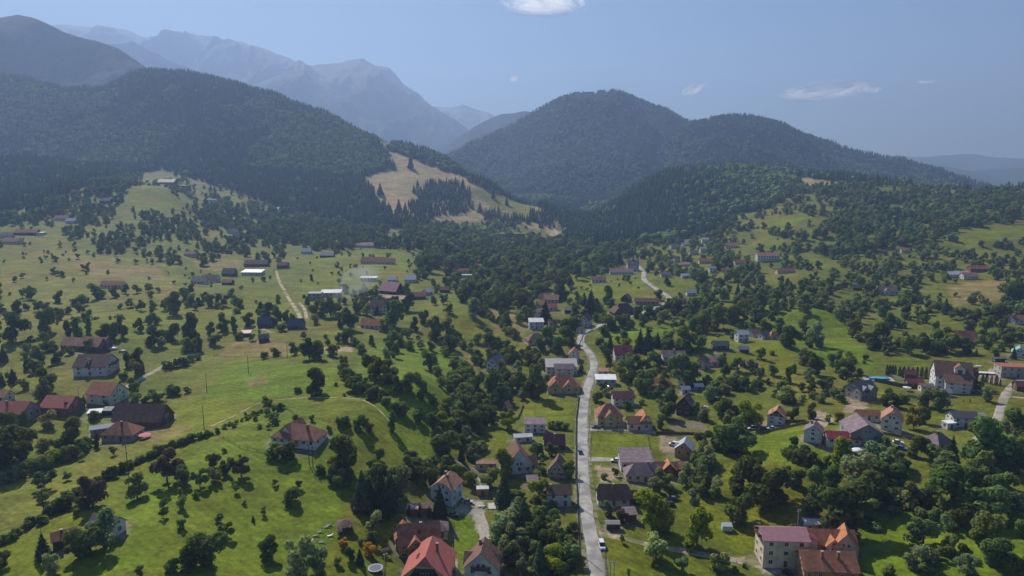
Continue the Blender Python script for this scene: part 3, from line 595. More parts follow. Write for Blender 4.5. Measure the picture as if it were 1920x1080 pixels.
# how thickly the slopes are grown: later polygons win. trees per 100 m2, kinds, heights
DENSE = [
 (.62, 'dddwfb', (6, 12), [(-200,340),(2100,340),(2100,640),(-200,640)]),
 (.13, 'ffdfb', (4, 8), [(0,440),(130,455),(340,500),(335,560),(0,560)]),
 (.25, 'ffdb', (4, 8), [(335,500),(480,500),(590,540),(580,600),(340,580)]),
 (.18, 'dfb', (4, 8), [(560,465),(790,475),(780,530),(620,560),(560,540)]),
 (.7, 'ddddkw', (11, 19), [(700,428),(800,425),(940,450),(1040,455),(1160,450),(1180,490),(1130,505),(1090,525),(950,515),(840,540),(790,500),(760,460)]),
 (.7, 'dddw', (9, 16), [(840,520),(1000,500),(1080,525),(1010,575),(930,580),(850,560)]),
 (.95, 'dddkw', (9, 17), [(1470,480),(1560,420),(1640,370),(1740,360),(1940,362),(1940,424),(1800,432),(1720,455),(1640,470),(1560,500)]),
 (.9, 'ddkw', (8, 15), [(1330,445),(1360,400),(1440,385),(1500,345),(1640,350),(1640,375),(1560,400),(1500,398),(1440,398),(1380,425)]),
 (.75, 'ddw', (7, 13), [(1230,490),(1330,445),(1420,460),(1420,500),(1400,560),(1270,560)]),
 (.7, 'dddwb', (6, 11), [(1480,500),(1700,480),(1760,520),(1700,570),(1540,560)]),
 (.95, 'dddk', (8, 15), [(60,410),(120,370),(180,340),(260,335),(225,370),(230,400),(120,405),(0,420),(-100,420),(-100,395)]),
 (.8, 'dddk', (8, 15), [(350,385),(560,395),(700,430),(790,450),(720,472),(560,470),(500,450),(380,425)]),
 (.75, 'dddk', (7, 12), [(230,405),(380,415),(480,450),(560,475),(540,500),(420,470),(250,440)]),
 (.12, 'fdb', (4, 8), [(0,560),(340,555),(600,600),(600,640),(0,640)]), (.1, 'db', (3, 7), [(560,600),(840,580),(900,640),(560,640)]),
 (.55, 'dddbw', (5, 11), [(840,640),(960,600),(1080,640),(1085,740),(970,740),(970,800),(870,870),(830,790),(880,720)]),
 (.35, 'dbfw', (4, 9), [(1125,620),(1420,600),(1440,700),(1600,690),(1640,700),(1560,760),(1300,810),(1240,790),(1130,740)]),
 (.35, 'ddbw', (5, 10), [(1570,560),(1900,560),(1940,680),(1830,660),(1740,680),(1640,690),(1600,620)]),
 (.7, 'ddbw', (5, 10), [(1280,880),(1400,830),(1560,860),(1640,900),(1700,960),(1640,970),(1520,960),(1440,950),(1300,960)]),
 (.5, 'ddbw', (5, 11), [(1700,860),(1940,790),(1940,970),(1800,960),(1740,940)]),
 (.7, 'ddwbs', (5, 10), [(930,960),(1060,950),(1085,1080),(940,1090)]), (.6, 'dbd', (4, 9), [(0,790),(180,800),(160,860),(0,910)]),
 (.4, 'dbs', (5, 10), [(690,870),(860,860),(800,900),(740,960),(680,960)]), (.35, 'dbf', (4, 8), [(0,640),(130,640),(140,740),(0,760)]),
 (0, '', 0, [(1440,590),(1600,600),(1650,690),(1480,690)]), (0, '', 0, [(222,368),(270,345),(345,370),(360,392),(235,398)]), (0, '', 0, [(1780,434),(1930,420),(1930,450),(1800,458)]),
 (0, '', 0, [(1775,530),(1895,522),(1895,562),(1790,575)]), (0, '', 0, [(1420,420),(1500,400),(1520,410),(1430,446)]),
 (0, '', 0, [(1500,333),(1585,335),(1590,352),(1510,352)]), (0, '', 0, [(840,545),(895,565),(905,640),(840,630)]),
 (.1, 'f', (4, 6), [(1360,410),(1410,390),(1420,400),(1370,420)]), (0, '', 0, [(1690,545),(1760,530),(1770,550),(1700,560)]),
 (.05, 'f', (4, 7), [(520,470),(560,470),(560,500),(520,500)]), (0, '', 0, [(1750,362),(1840,352),(1850,364),(1760,370)]),
 (0, '', 0, [(690,332),(740,322),(725,283),(800,310),(900,350),(980,380),(1045,410),(1040,445),(940,418),(780,424),(740,408),(700,378)]),
 (.12, 'f', (3, 5), [(1060,525),(1160,520),(1200,555),(1080,560)]), (0, '', 0, [(510,500),(560,530),(590,600),(560,605),(510,530)]),
]
def plant_slopes():
    x = []; y = []
    for j0, j1, sp in ((205, 700, 7.), (700, 1700, 7.5)):
        Y = np.arange(j0, j1, sp)
        for yy in Y:
            xs = np.arange(-.86*yy, .86*yy, sp); x.append(xs); y.append(np.full(len(xs), yy))
    x = np.concatenate(x); y = np.concatenate(y)
    x = x+rng.uniform(-4, 4, len(x)); y = y+rng.uniform(-4, 4, len(y)); z = zt(x, y)
    px, py, dep = project(x, y, z)
    px = px+(fbm(x/30, y/30, 151, 3)-.5)*52*np.clip(700/dep, .5, 1.3); py = py+(fbm(x/30+7, y/30, 153, 3)-.5)*24*np.clip(700/dep, .5, 1.3)
    d = np.zeros(len(x)); idx = np.full(len(x), -1)
    for i, (den, kinds, hh, poly) in enumerate(DENSE):
        s = in_poly(px, py, poly); d[s] = den; idx[s] = i
    inf = np.zeros(len(x), bool)
    for poly, k in FOREST_POLY: inf |= in_poly(px, py, poly) & (y > 1060)
    clump = np.clip((fbm(x/38, y/38, 91, 3)-.36)*4.2, .1, 2.); hole = (fbm(x/48, y/48, 97, 3) > .62) | (fbm(x/20, y/20, 99, 2) > .72)
    keep = (rng.uniform(0, 1, len(x)) < d*.53*np.where(d < .65, clump, np.where(hole, .08, 1.))) & ~inf & (py < 1100)
    for i in np.nonzero(keep)[0]:
        den, kinds, (h0, h1), _p = DENSE[idx[i]]
        k = kinds[int(rng.integers(len(kinds)))]
        h = rng.uniform(h0, h1)*(.45 if k == 'b' else .75 if k == 'f' else 1)
        put_tree(k, float(x[i]), float(y[i]), h, z=float(z[i]))

# ------------------------------------------------------------------ far woods (one mass each)
def cone_proto(tiers, sides, seed):
    r = np.random.default_rng(seed); V = []; Fc = []
    for t in range(tiers):
        z0 = .05+t*.9/tiers; z1 = min(1., z0+1.25/tiers+.08) if t < tiers-1 else 1.
        rad = .5*(1-z0)**.9; o = len(V)
        for k in range(sides):
            a = 2*np.pi*k/sides+t; V.append((np.cos(a)*rad*r.uniform(.7, 1.2), np.sin(a)*rad*r.uniform(.7, 1.2), z0+r.uniform(-.03, .03)))
        V.append((0, 0, z1))
        Fc += [(o+k, o+(k+1) % sides, o+sides) for k in range(sides)]
    return np.array(V), np.array(Fc)
def blob_proto(seed):
    r = np.random.default_rng(seed)
    import bmesh
    bm = bmesh.new(); bmesh.ops.create_icosphere(bm, subdivisions=2, radius=.5)
    V = np.array([tuple(v.co) for v in bm.verts]); Fc = np.array([[v.index for v in f.verts] for f in bm.faces]); bm.free()
    n = vnoise(V[:, 0]*5+seed, V[:, 1]*5+V[:, 2]*7, seed); V = V*(.7+.6*n)[:, None]*r.uniform(.92, 1.08, (len(V), 1)); V[:, 2] = V[:, 2]*.9+.5
    return V, Fc
def mass(protos, x, y, z, h, w, col):
    Vs, Fs, Cs, o = [], [], [], 0
    pick = rng.integers(len(protos), size=len(x)); rot = rng.uniform(0, 6.28, len(x))
    for i, (V, Fc) in enumerate(protos):
        s = np.nonzero(pick == i)[0]
        if not len(s): continue
        c, sn = np.cos(rot[s])[:, None], np.sin(rot[s])[:, None]
        X = x[s, None]+(V[None, :, 0]*c-V[None, :, 1]*sn)*w[s, None]
        Y = y[s, None]+(V[None, :, 0]*sn+V[None, :, 1]*c)*w[s, None]
        Z = z[s, None]+V[None, :, 2]*h[s, None]
        Vs.append(np.stack([X, Y, Z], -1).reshape(-1, 3))
        Fs.append((Fc[None]+(np.arange(len(s))*len(V))[:, None, None]+o).reshape(-1, Fc.shape[1]))
        Cs.append(np.repeat(col[s], len(V), 0)); o += len(s)*len(V)
    return np.concatenate(Vs), np.concatenate(Fs), np.concatenate(Cs)
CONES = [cone_proto(4, 7, i) for i in range(5)]; CONES2 = [cone_proto(2, 6, i) for i in range(4)]; BLOBS = [blob_proto(i) for i in range(5)]
def woods(name, label, x, y, z, leafy, near, sc=1.):
    n = len(x); h = rng.uniform(14, 25, n)*sc; v = (rng.uniform(.75, 1.3, n) if near else rng.uniform(.85, 1.12, n))[:, None]  # far hill trees get a narrower tone range, imitating softening by haze
    for part, sel, protos, mat, base, hh, ww in (('c', ~leafy, CONES if near else CONES2, NEEDA, (.028,.050,.026), 1, (.30, .46)), ('l', leafy, BLOBS, FOLA, (.085,.118,.036), .68, (.75, 1.1))):
        s = np.nonzero(sel)[0]
        if len(s) < 20: continue
        hs = h[s]*hh
        V, Fc, C = mass(protos, x[s], y[s], z[s]-.5, hs, hs*rng.uniform(ww[0], ww[1], len(s)), np.array(base if near else np.array(base)*(.85, .85, 1.4))[None]*v[s]*(1+rng.uniform(-.1, .1, (len(s), 3))))  # far hill trees are coloured bluer, painting extra haze into the foliage
        nm = ('conifer_' if part == 'c' else 'leafy_')+name
        tag(link(bpy.data.objects.new(nm, raw_mesh(nm, V, Fc, mat, part == 'l', C))), label.replace('#', 'dark conifer' if part == 'c' else 'paler leafy'), 'forest', None, 'stuff')
def plant_woods():
    xs, ys = [], []
    for Y in np.arange(1060, 2560, 9.):
        a = np.arange(-.95*Y, .95*Y, 9.5); xs.append(a); ys.append(np.full(len(a), Y))
    x = np.concatenate(xs); y = np.concatenate(ys); x = x+rng.uniform(-4.5, 4.5, len(x)); y = y+rng.uniform(-4.5, 4.5, len(y)); z = zt(x, y)
    px, py, dep = project(x, y, z)
    names = [('forest', '# forest covering the steep hill behind the left hamlet'), ('slope_forest', '# trees lining the upper edge of the dry ski slope'), ('ridge_forest', '# forest on the low ridge beyond the church'), ('skyline_forest', '# tree line along the crest of the long right ridge')]
    done = np.zeros(len(x), bool)
    for (poly, kind), (nm, lb) in zip(FOREST_POLY, names):
        s = in_poly(px+(fbm(x/60, y/60, 161, 3)-.5)*26, py+(fbm(x/60, y/60, 163, 3)-.5)*16, poly) & ~done; done |= s
        # a wood thins out where its polygon ends; keep what the crest hides only just behind it
        i = np.nonzero(s)[0]
        if kind == 'c': p_leaf = np.where((fbm(x[i]/260, y[i]/260, 131, 3) > .5) & (y[i] > 1700), .85, .06)
        else: p_leaf = np.clip(np.where(fbm(x[i]/140, y[i]/140, 137, 3) > .5, .85, .2)+np.clip((px[i]-1300)/300, -.2, .5), 0, .95)
        woods(nm, lb, x[i], y[i], z[i], rng.uniform(0, 1, len(i)) < p_leaf, True)
    # clusters of spruces on the ski slope
    CL = [([(775,360),(800,342),(850,345),(875,365),(880,395),(850,405),(800,398),(775,410)], 5.), ([(905,398),(935,392),(938,412),(908,414)], 6.), ([(990,402),(1040,400),(1045,425),(1000,438)], 5.5), ([(938,405),(985,408),(985,425),(940,420)], 7.),
          ([(768,390),(782,375),(800,420),(782,425)], 7.), ([(855,310),(900,322),(960,352),(1000,385),(965,385),(905,350)], 8.)]
    X, Yv = [], []
    for poly, sp in CL:
        qx, qy = px+(fbm(x/45, y/45, 165, 3)-.5)*46, py+(fbm(x/45, y/45, 167, 3)-.5)*22; q = in_poly(qx, qy, poly) & (y > 1300) & (rng.uniform(0, 1, len(x)) < (9/sp)**2*.55); X.append(x[q]); Yv.append(y[q])
        q2 = in_poly(qx, qy, poly) & (y > 1300) & (fbm(x/25, y/25, 169, 2) > .42); X.append(x[q2]+4); Yv.append(y[q2]+3)
    X = np.concatenate(X); Yv = np.concatenate(Yv)
    woods('slope_clump_forest', '# clumps standing on the open ski slope', X, Yv, zt(X, Yv), np.zeros(len(X), bool), True, .72)
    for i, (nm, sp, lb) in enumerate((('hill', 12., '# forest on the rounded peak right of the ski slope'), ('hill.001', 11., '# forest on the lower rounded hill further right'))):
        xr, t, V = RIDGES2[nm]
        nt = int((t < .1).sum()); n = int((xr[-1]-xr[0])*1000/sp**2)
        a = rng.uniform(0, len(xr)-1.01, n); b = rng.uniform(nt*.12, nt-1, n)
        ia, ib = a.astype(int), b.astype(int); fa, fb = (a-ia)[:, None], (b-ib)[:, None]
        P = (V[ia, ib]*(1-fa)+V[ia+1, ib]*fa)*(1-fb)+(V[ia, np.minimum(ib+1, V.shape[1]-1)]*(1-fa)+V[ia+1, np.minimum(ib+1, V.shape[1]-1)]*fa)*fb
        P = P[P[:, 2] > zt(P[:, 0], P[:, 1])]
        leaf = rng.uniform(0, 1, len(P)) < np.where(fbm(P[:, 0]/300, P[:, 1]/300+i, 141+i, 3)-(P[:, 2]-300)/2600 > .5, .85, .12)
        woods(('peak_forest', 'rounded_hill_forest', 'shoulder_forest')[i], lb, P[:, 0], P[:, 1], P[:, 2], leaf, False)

LIMIT = 290
TREE_THINGS = []
def build_trees():
    by = {}
    for t in TREES: by.setdefault(KIND[t['k']][0], []).append(t)
    rest = []
    for name, lst in by.items():
        lst.sort(key=lambda t: -t['hp'])
        vis = [t for t in lst if -25 < t['px'] < 1945 and t['py']-t['hp'] < 1085]
        objs = vis[:LIMIT]; ids = set(map(id, objs)); rest += [t for t in lst if id(t) not in ids]
        for t in objs:
            e = bpy.data.objects.new(name, None); e.empty_display_size = .5
            e.location = (t['x'], t['y'], t['z']); e.rotation_euler = (0, 0, t['rot']); q = rng.uniform(.86, 1.16); e.scale = (t['w']*q, t['w']/q, t['h']); link(e)
            lod = 0 if t['hp'] > 17 else 1; k = t['k']
            c = link(bpy.data.objects.new('crown', CROWN_ME[k][lod][int(rng.integers(NVAR[k]))]), e); c.color = (*t['col'], 1)
            link(bpy.data.objects.new('trunk', TRUNK_ME[k][int(rng.integers(3))]), e)
            e['category'] = KIND[k][1]; t['o'] = e; t['name'] = name; TREE_THINGS.append(t)
    for nm, ks, mat, lab in (('woods', 'dkwfb', FOLA, 'scattered small leafy trees across the far valley slopes'), ('conifers', 'sy', NEEDA, 'small dark conifers scattered over the valley')):
        for far in (0, 1):
            sel = [t for t in rest if t['k'] in ks and (t['hp'] < 11) == bool(far)]
            if not sel: continue
            Vs, Fs, Cs, o = [], [], [], 0
            for k in ks:
                q = [t for t in sel if t['k'] == k]
                if not q: continue
                g = lambda f: np.array([t[f] for t in q])
                V, Fc, C = mass(SHAPES[1+far][k], g('x'), g('y'), g('z'), g('h'), g('w'), g('col'))
                Vs.append(V); Fs.append(Fc+o); Cs.append(C); o += len(V)
            name = ('far_' if far else 'valley_')+nm
            tag(link(bpy.data.objects.new(name, raw_mesh(name, np.concatenate(Vs), np.concatenate(Fs), mat, False, np.concatenate(Cs)))), lab+(' beyond the village' if far else ' around the village'), 'woods', None, 'stuff')
# ------------------------------------------------------------------ houses
ROOFC = dict(tile=(.27,.125,.078), orange=(.40,.165,.080), brown=(.165,.092,.070), dkbrown=(.105,.066,.054), grey=(.20,.195,.21), ltgrey=(.40,.40,.43), red=(.34,.095,.072), crimson=(.32,.045,.055), wine=(.17,.040,.050), pink=(.36,.17,.19), charcoal=(.075,.078,.090), mauve=(.185,.140,.150), teal=(.16,.36,.34), rust=(.30,.122,.074), white=(.62,.63,.66), metal=(.34,.35,.40), oldtile=(.34,.175,.115))
WALLC = dict(white=(.66,.66,.65), cream=(.70,.60,.46), yellow=(.58,.45,.24), wood=(.115,.070,.045), brick=(.30,.135,.090), grey=(.33,.32,.31), green=(.60,.68,.56), ochre=(.46,.26,.09), pinkw=(.56,.38,.37), stone=(.42,.39,.35), blue=(.50,.60,.72), dark=(.065,.058,.055))
_mc = {}
def roof_mat(c):
    if ('r', c) in _mc: return _mc['r', c]
    col = [v*1.32 for v in ROOFC[c]]; metal = c in ('metal', 'white', 'ltgrey', 'teal', 'grey', 'charcoal', 'crimson', 'red', 'wine', 'pink')
    m, nt, b = new_mat('roof_'+c); L = nt.links.new
    tc = N(nt, 'ShaderNodeTexCoord'); oi = N(nt, 'ShaderNodeObjectInfo')
    off = N(nt, 'ShaderNodeVectorMath', operation='ADD'); L(tc.outputs['Object'], off.inputs[0]); L(oi.outputs['Random'], off.inputs[1])
    n1 = N(nt, 'ShaderNodeTexNoise', Scale=.55, Detail=5., Roughness=.7); L(off.outputs[0], n1.inputs['Vector'])
    n2 = N(nt, 'ShaderNodeTexNoise', Scale=3.2, Detail=3.); L(off.outputs[0], n2.inputs['Vector'])
    w = N(nt, 'ShaderNodeTexWave', wave_type='BANDS', bands_direction='X' if metal else 'Z'); w.inputs['Scale'].default_value = .9 if metal else 1.3; w.inputs['Distortion'].default_value = .3
    L(tc.outputs['Object'], w.inputs['Vector'])
    r = N(nt, 'ShaderNodeValToRGB'); e = r.color_ramp.elements; e[0].position = .3; e[1].position = .7
    k0, k1 = (.82, 1.12) if metal else (.60, 1.30)
    e[0].color = c4([v*k0 for v in col]); e[1].color = c4([v*k1 for v in col]); L(n1.outputs['Fac'], r.inputs['Fac'])
    mr = N(nt, 'ShaderNodeMapRange'); mr.inputs[3].default_value = .86 if metal else .7; mr.inputs[4].default_value = 1.12 if metal else 1.25; L(n2.outputs['Fac'], mr.inputs[0])
    mw = N(nt, 'ShaderNodeMapRange'); mw.inputs[3].default_value = .72; mw.inputs[4].default_value = 1.12; L(w.outputs['Fac'], mw.inputs[0])
    mm = N(nt, 'ShaderNodeMath', operation='MULTIPLY'); L(mr.outputs[0], mm.inputs[0]); L(mw.outputs[0], mm.inputs[1])
    s = N(nt, 'ShaderNodeVectorMath', operation='SCALE'); L(r.outputs['Color'], s.inputs[0]); L(mm.outputs[0], s.inputs[3]); L(s.outputs[0], b.inputs['Base Color'])
    b.inputs['Roughness'].default_value = .5 if metal else .82; b.inputs['Specular IOR Level'].default_value = .35 if metal else .2
    bp = N(nt, 'ShaderNodeBump', Strength=.5, Distance=.08); L(w.outputs['Fac'], bp.inputs['Height']); L(bp.outputs[0], b.inputs['Normal'])
    _mc['r', c] = m; return m
def wall_mat(c):
    if ('w', c) not in _mc:
        col = WALLC[c]; _mc['w', c] = noise_mat('wall_'+c, [v*.86 for v in col], [min(.8, v*1.05) for v in col], .6, .9, 5, [v*.72 for v in col], .25)
    return _mc['w', c]
GLASS, _nt, _b = new_mat('window_glass'); _b.inputs['Base Color'].default_value = (.022, .028, .036, 1); _b.inputs['Roughness'].default_value = .08; _b.inputs['Specular IOR Level'].default_value = .6
FRAME = noise_mat('window_frame_paint', (.55,.54,.5), (.7,.69,.66), 4.)
WOODM = noise_mat('dark_timber', (.07,.042,.028), (.14,.085,.052), 2.5)
WOODL = noise_mat('pale_timber', (.26,.17,.09), (.38,.26,.15), 2.5)
BRICKM = noise_mat('chimney_brick', (.20,.095,.065), (.32,.16,.11), 4.)
DOORM = noise_mat('door_wood', (.10,.055,.03), (.17,.10,.055), 3.)

class MB:
    def __init__(s): s.V = []; s.F = []
    def add(s, V, Fc, M=None):
        o = len(s.V)
        for v in V:
            v = Vector(v); s.V.append(tuple(M @ v if M is not None else v))
        s.F += [tuple(o+i for i in f) for f in Fc]; return s
    def box(s, x0, x1, y0, y1, z0, z1, M=None):
        return s.add([(x0,y0,z0),(x1,y0,z0),(x1,y1,z0),(x0,y1,z0),(x0,y0,z1),(x1,y0,z1),(x1,y1,z1),(x0,y1,z1)], [(3,2,1,0),(4,5,6,7),(0,1,5,4),(1,2,6,5),(2,3,7,6),(3,0,4,7)], M)
    def slab(s, top, th, M=None):
        """a sheet given by its upper corners, thickened straight down"""
        n = len(top); V = list(top)+[(x, y, z-th) for x, y, z in top]
        return s.add(V, [tuple(range(n)), tuple(range(2*n-1, n-1, -1))]+[(i, i+n, (i+1) % n+n, (i+1) % n) for i in range(n)], M)
    def cyl(s, x, y, z0, z1, r0, r1=None, sides=8, M=None):
        r1 = r0 if r1 is None else r1
        V = [(x+r0*math.cos(2*math.pi*k/sides), y+r0*math.sin(2*math.pi*k/sides), z0) for k in range(sides)]+[(x+r1*math.cos(2*math.pi*k/sides), y+r1*math.sin(2*math.pi*k/sides), z1) for k in range(sides)]
        return s.add(V, [tuple(range(sides-1, -1, -1)), tuple(range(sides, 2*sides))]+[(k, (k+1) % sides, (k+1) % sides+sides, k+sides) for k in range(sides)], M)
    def build(s, name, mat, parent=None, smooth=False):
        me = bpy.data.meshes.new(name); me.from_pydata(s.V, [], s.F); me.update()
        if mat: me.materials.append(mat)
        if smooth:
            for p in me.polygons: p.use_smooth = True
        return link(bpy.data.objects.new(name, me), parent)

def empty(name, loc, rz=0):
    o = bpy.data.objects.new(name, None); o.empty_display_size = .5; o.location = loc; o.rotation_euler = (0, 0, rz); return link(o)

def window(root, M, w, h, fine):
    """M puts a window plane (x across, z up, -y outward) on the wall"""
    g = MB().box(-w/2, w/2, -.035, .03, 0, h, M).build('window', GLASS, root)
    if fine:
        f = MB(); t = .09
        f.box(-w/2-t, w/2+t, -.075, .03, -t, 0, M); f.box(-w/2-t, w/2+t, -.075, .03, h, h+t, M)
        f.box(-w/2-t, -w/2, -.07, .03, 0, h, M); f.box(w/2, w/2+t, -.07, .03, 0, h, M); f.box(-.03, .03, -.06, .03, 0, h, M)
        f.build('frame', FRAME, g)

def block(root, cx, cy, yaw, L, W, h, rh, kind, rc, wc, base=3., ov=.45, win=(3, 1), floors=1, fine=True, front=True, z=0., chim=(), dorm=(), sky=(), door=True, balcony=False, gwin=True, gable_mat=None, sides='fblr'):
    """one body of a building: ridge along local x, front towards local -y"""
    M = Matrix.Translation((cx, cy, z)) @ Matrix.Rotation(yaw, 4, 'Z')
    a, b = L/2, W/2
    w = MB(); w.box(-a, a, -b, b, -base, h, M)
    r = MB(); th = .22; s = rh/b; ze = h-ov*s+.02
    if kind in ('gable', 'half'):
        c = .35 if kind == 'half' else 0
        if kind == 'gable':
            for x in (-a, a): w.add([(x, -b, h-.001), (x, b, h-.001), (x, 0, h+rh-.02)], [(0, 1, 2) if x > 0 else (2, 1, 0)], M)
            for sg in (-1, 1):
                q = [(-a-ov, sg*(b+ov), ze), (a+ov, sg*(b+ov), ze), (a+ov, 0, h+rh+.02), (-a-ov, 0, h+rh+.02)]
                r.slab([(x, y, zz+th*.8) for x, y, zz in (q if sg < 0 else q[::-1])], th, M)
        else:
            zc = h+rh*(1-c); yc = b*c; xi = a-yc*.55
            for x in (-a, a):
                w.add([(x, -b, h-.001), (x, b, h-.001), (x, yc, zc-.02), (x, -yc, zc-.02)], [(0, 1, 2, 3) if x > 0 else (3, 2, 1, 0)], M)
            A = a+ov
            for sg in (-1, 1):
                q = [(-A, sg*(b+ov), ze), (A, sg*(b+ov), ze), (A, sg*yc, zc+.05), (xi, 0, h+rh+.05), (-xi, 0, h+rh+.05), (-A, sg*yc, zc+.05)]
                r.slab([(x, y, zz+th*.8) for x, y, zz in (q if sg < 0 else q[::-1])], th, M)
            for sg in (-1, 1):
                q = [(sg*A, -yc*sg, zc+.05), (sg*A, yc*sg, zc+.05), (sg*xi, 0, h+rh+.05)]
                r.slab([(x, y, zz+th*.8) for x, y, zz in q], th, M)
    elif kind == 'hip':
        A, B = a+ov, b+ov; rl = max(0.02, A-B*1.0)
        E = [(-A, -B, ze), (A, -B, ze), (A, B, ze), (-A, B, ze)]; P = [(-rl, 0, h+rh), (rl, 0, h+rh)]
        Vt = [(x, y, zz+.18) for x, y, zz in E+P]+[(x, y, zz-.04) for x, y, zz in E]
        r.add(Vt, [(0, 1, 5, 4), (2, 3, 4, 5), (1, 2, 5), (3, 0, 4), (0, 6, 7, 1), (1, 7, 8, 2), (2, 8, 9, 3), (3, 9, 6, 0), (9, 8, 7, 6)], M)
    elif kind == 'shed':   # high at the back
        q = [(-a-ov, -b-ov, h+.1), (a+ov, -b-ov, h+.1), (a+ov, b+ov, h+rh), (-a-ov, b+ov, h+rh)]
        r.slab([(x, y, zz+.12) for x, y, zz in q], .16, M)
        w.add([(-a, -b, h-.001), (a, -b, h-.001), (a, b, h-.001), (-a, b, h-.001), (a, b, h+rh-.15), (-a, b, h+rh-.15)], [(0, 1, 4, 5), (1, 2, 4), (3, 0, 5), (2, 3, 5, 4)], M)
    elif kind == 'flat':
        r.box(-a-.2, a+.2, -b-.2, b+.2, h+.003, h+.25, M)
    wo = w.build('wall', wall_mat(wc), root); ro = r.build('roof', roof_mat(rc), root)
    if gable_mat and kind == 'gable':
        g = MB()
        for x in (-a, a):
            d = .04 if x > 0 else -.04
            g.add([(x+d, -b+.1, h+.1), (x+d, b-.1, h+.1), (x+d, 0, h+rh-.25)], [(0, 1, 2) if x > 0 else (2, 1, 0)], M)
        g.build('gable', wall_mat(gable_mat), root)
    def zroof(x, y): return h+rh*(1-abs(y)/b)
    for (x, y) in chim:
        zz = zroof(x*a, y*b); cb = MB().box(x*a-.38, x*a+.38, y*b-.38, y*b+.38, zz-1.2, h+rh+.75, M).build('chimney', BRICKM, ro)
        MB().box(x*a-.46, x*a+.46, y*b-.46, y*b+.46, h+rh+.755, h+rh+.93, M).build('cap', wall_mat('grey'), cb) if fine else None
    for (x, wd) in dorm:   # gabled dormer on the front slope
        y1 = -b*.80; zb = zroof(0, y1); dh = rh*.42; X = x*a
        MB().box(X-wd/2, X+wd/2, y1, -b*.18, zb-.3, zb+dh, M).add([(X-wd/2, y1+.001, zb+dh), (X+wd/2, y1+.001, zb+dh), (X, y1+.001, zb+dh+wd*.42)], [(0, 1, 2)], M).build('dormer', wall_mat(wc), root)
        dr = MB()
        for sg in (-1, 1):
            q = [(X+sg*(wd/2+.25), y1-.35, zb+dh-.12), (X+sg*(wd/2+.25), -.02*b, zb+dh-.12), (X, -.02*b, zb+dh+wd*.45), (X, y1-.35, zb+dh+wd*.45)]
            dr.slab([(p[0], p[1], p[2]+.14) for p in (q if sg > 0 else q[::-1])], .14, M)
        dr.build('dormer_roof', roof_mat(rc), root)
        window(root, M @ Matrix.Translation((X, y1, zb+.25)), wd*.45, dh*.7, False)
    for (x, y) in sky:
        sl = math.atan2(rh, b)*(1 if y < 0 else -1); zz = zroof(0, y*b)
        MM = M @ Matrix.Translation((x*a, y*b, zz+.22)) @ Matrix.Rotation(sl, 4, 'X')
        MB().box(-.45, .45, -.65, .65, -.05, .09, MM).build('skylight', GLASS, ro)
    fh = h/floors
    nl, ns = win
    for k in range(floors):
        zz = k*fh+fh*.36
        for sd, n, ln, A_ in (('f', nl, L, 0), ('b', nl, L, math.pi), ('r', ns, W, math.pi/2), ('l', ns, W, -math.pi/2)):
            if sd not in sides or (not fine and sd == 'b'): continue
            for i in range(n):
                p = (i+.5)/n*ln-ln/2; dd = b if sd in 'fb' else a
                MM = M @ Matrix.Rotation(A_, 4, 'Z') @ Matrix.Translation((p, -dd, zz))
                if door and k == 0 and sd == 'f' and i == n//2:
                    MB().box(-.55, .55, -.06, .03, -zz+.06, -zz+2.15, MM).build('door', DOORM, root)
                else: window(root, MM, min(1.25, ln/n*.42), fh*.42, fine)
    if gwin and kind in ('gable', 'half') and fine:
        for A_ in (math.pi/2, -math.pi/2):
            if ('r' if A_ > 0 else 'l') in sides:
                for i in ((-.8, .8) if W > 7.5 else (0,)): window(root, M @ Matrix.Rotation(A_, 4, 'Z') @ Matrix.Translation((i, -a, h+.25)), .9, min(1.2, rh*.35), True)
    if balcony:
        for sd in ([balcony] if isinstance(balcony, str) else 'f'):
            A_ = {'f': 0, 'r': math.pi/2, 'l': -math.pi/2}[sd]; ln, dd = (L, b) if sd == 'f' else (W, a); gb = sd != 'f' and kind in ('gable', 'half'); ln *= .66 if gb else 1; MM = M @ Matrix.Rotation(A_, 4, 'Z') @ Matrix.Translation((0, -dd, h-.1 if gb else fh*(floors-1) if floors > 1 else h))
            q = MB().box(-ln*.42, ln*.42, -1.3, -.003, -.16, 0, MM)
            q.box(-ln*.42, ln*.42, -1.3, -1.22, .12, .95, MM)
            for sg in (-1, 1): q.box(sg*ln*.42-.04, sg*ln*.42+.04, -1.22, -.01, .12, .95, MM)
            q.build('balcony', WOODM, root)

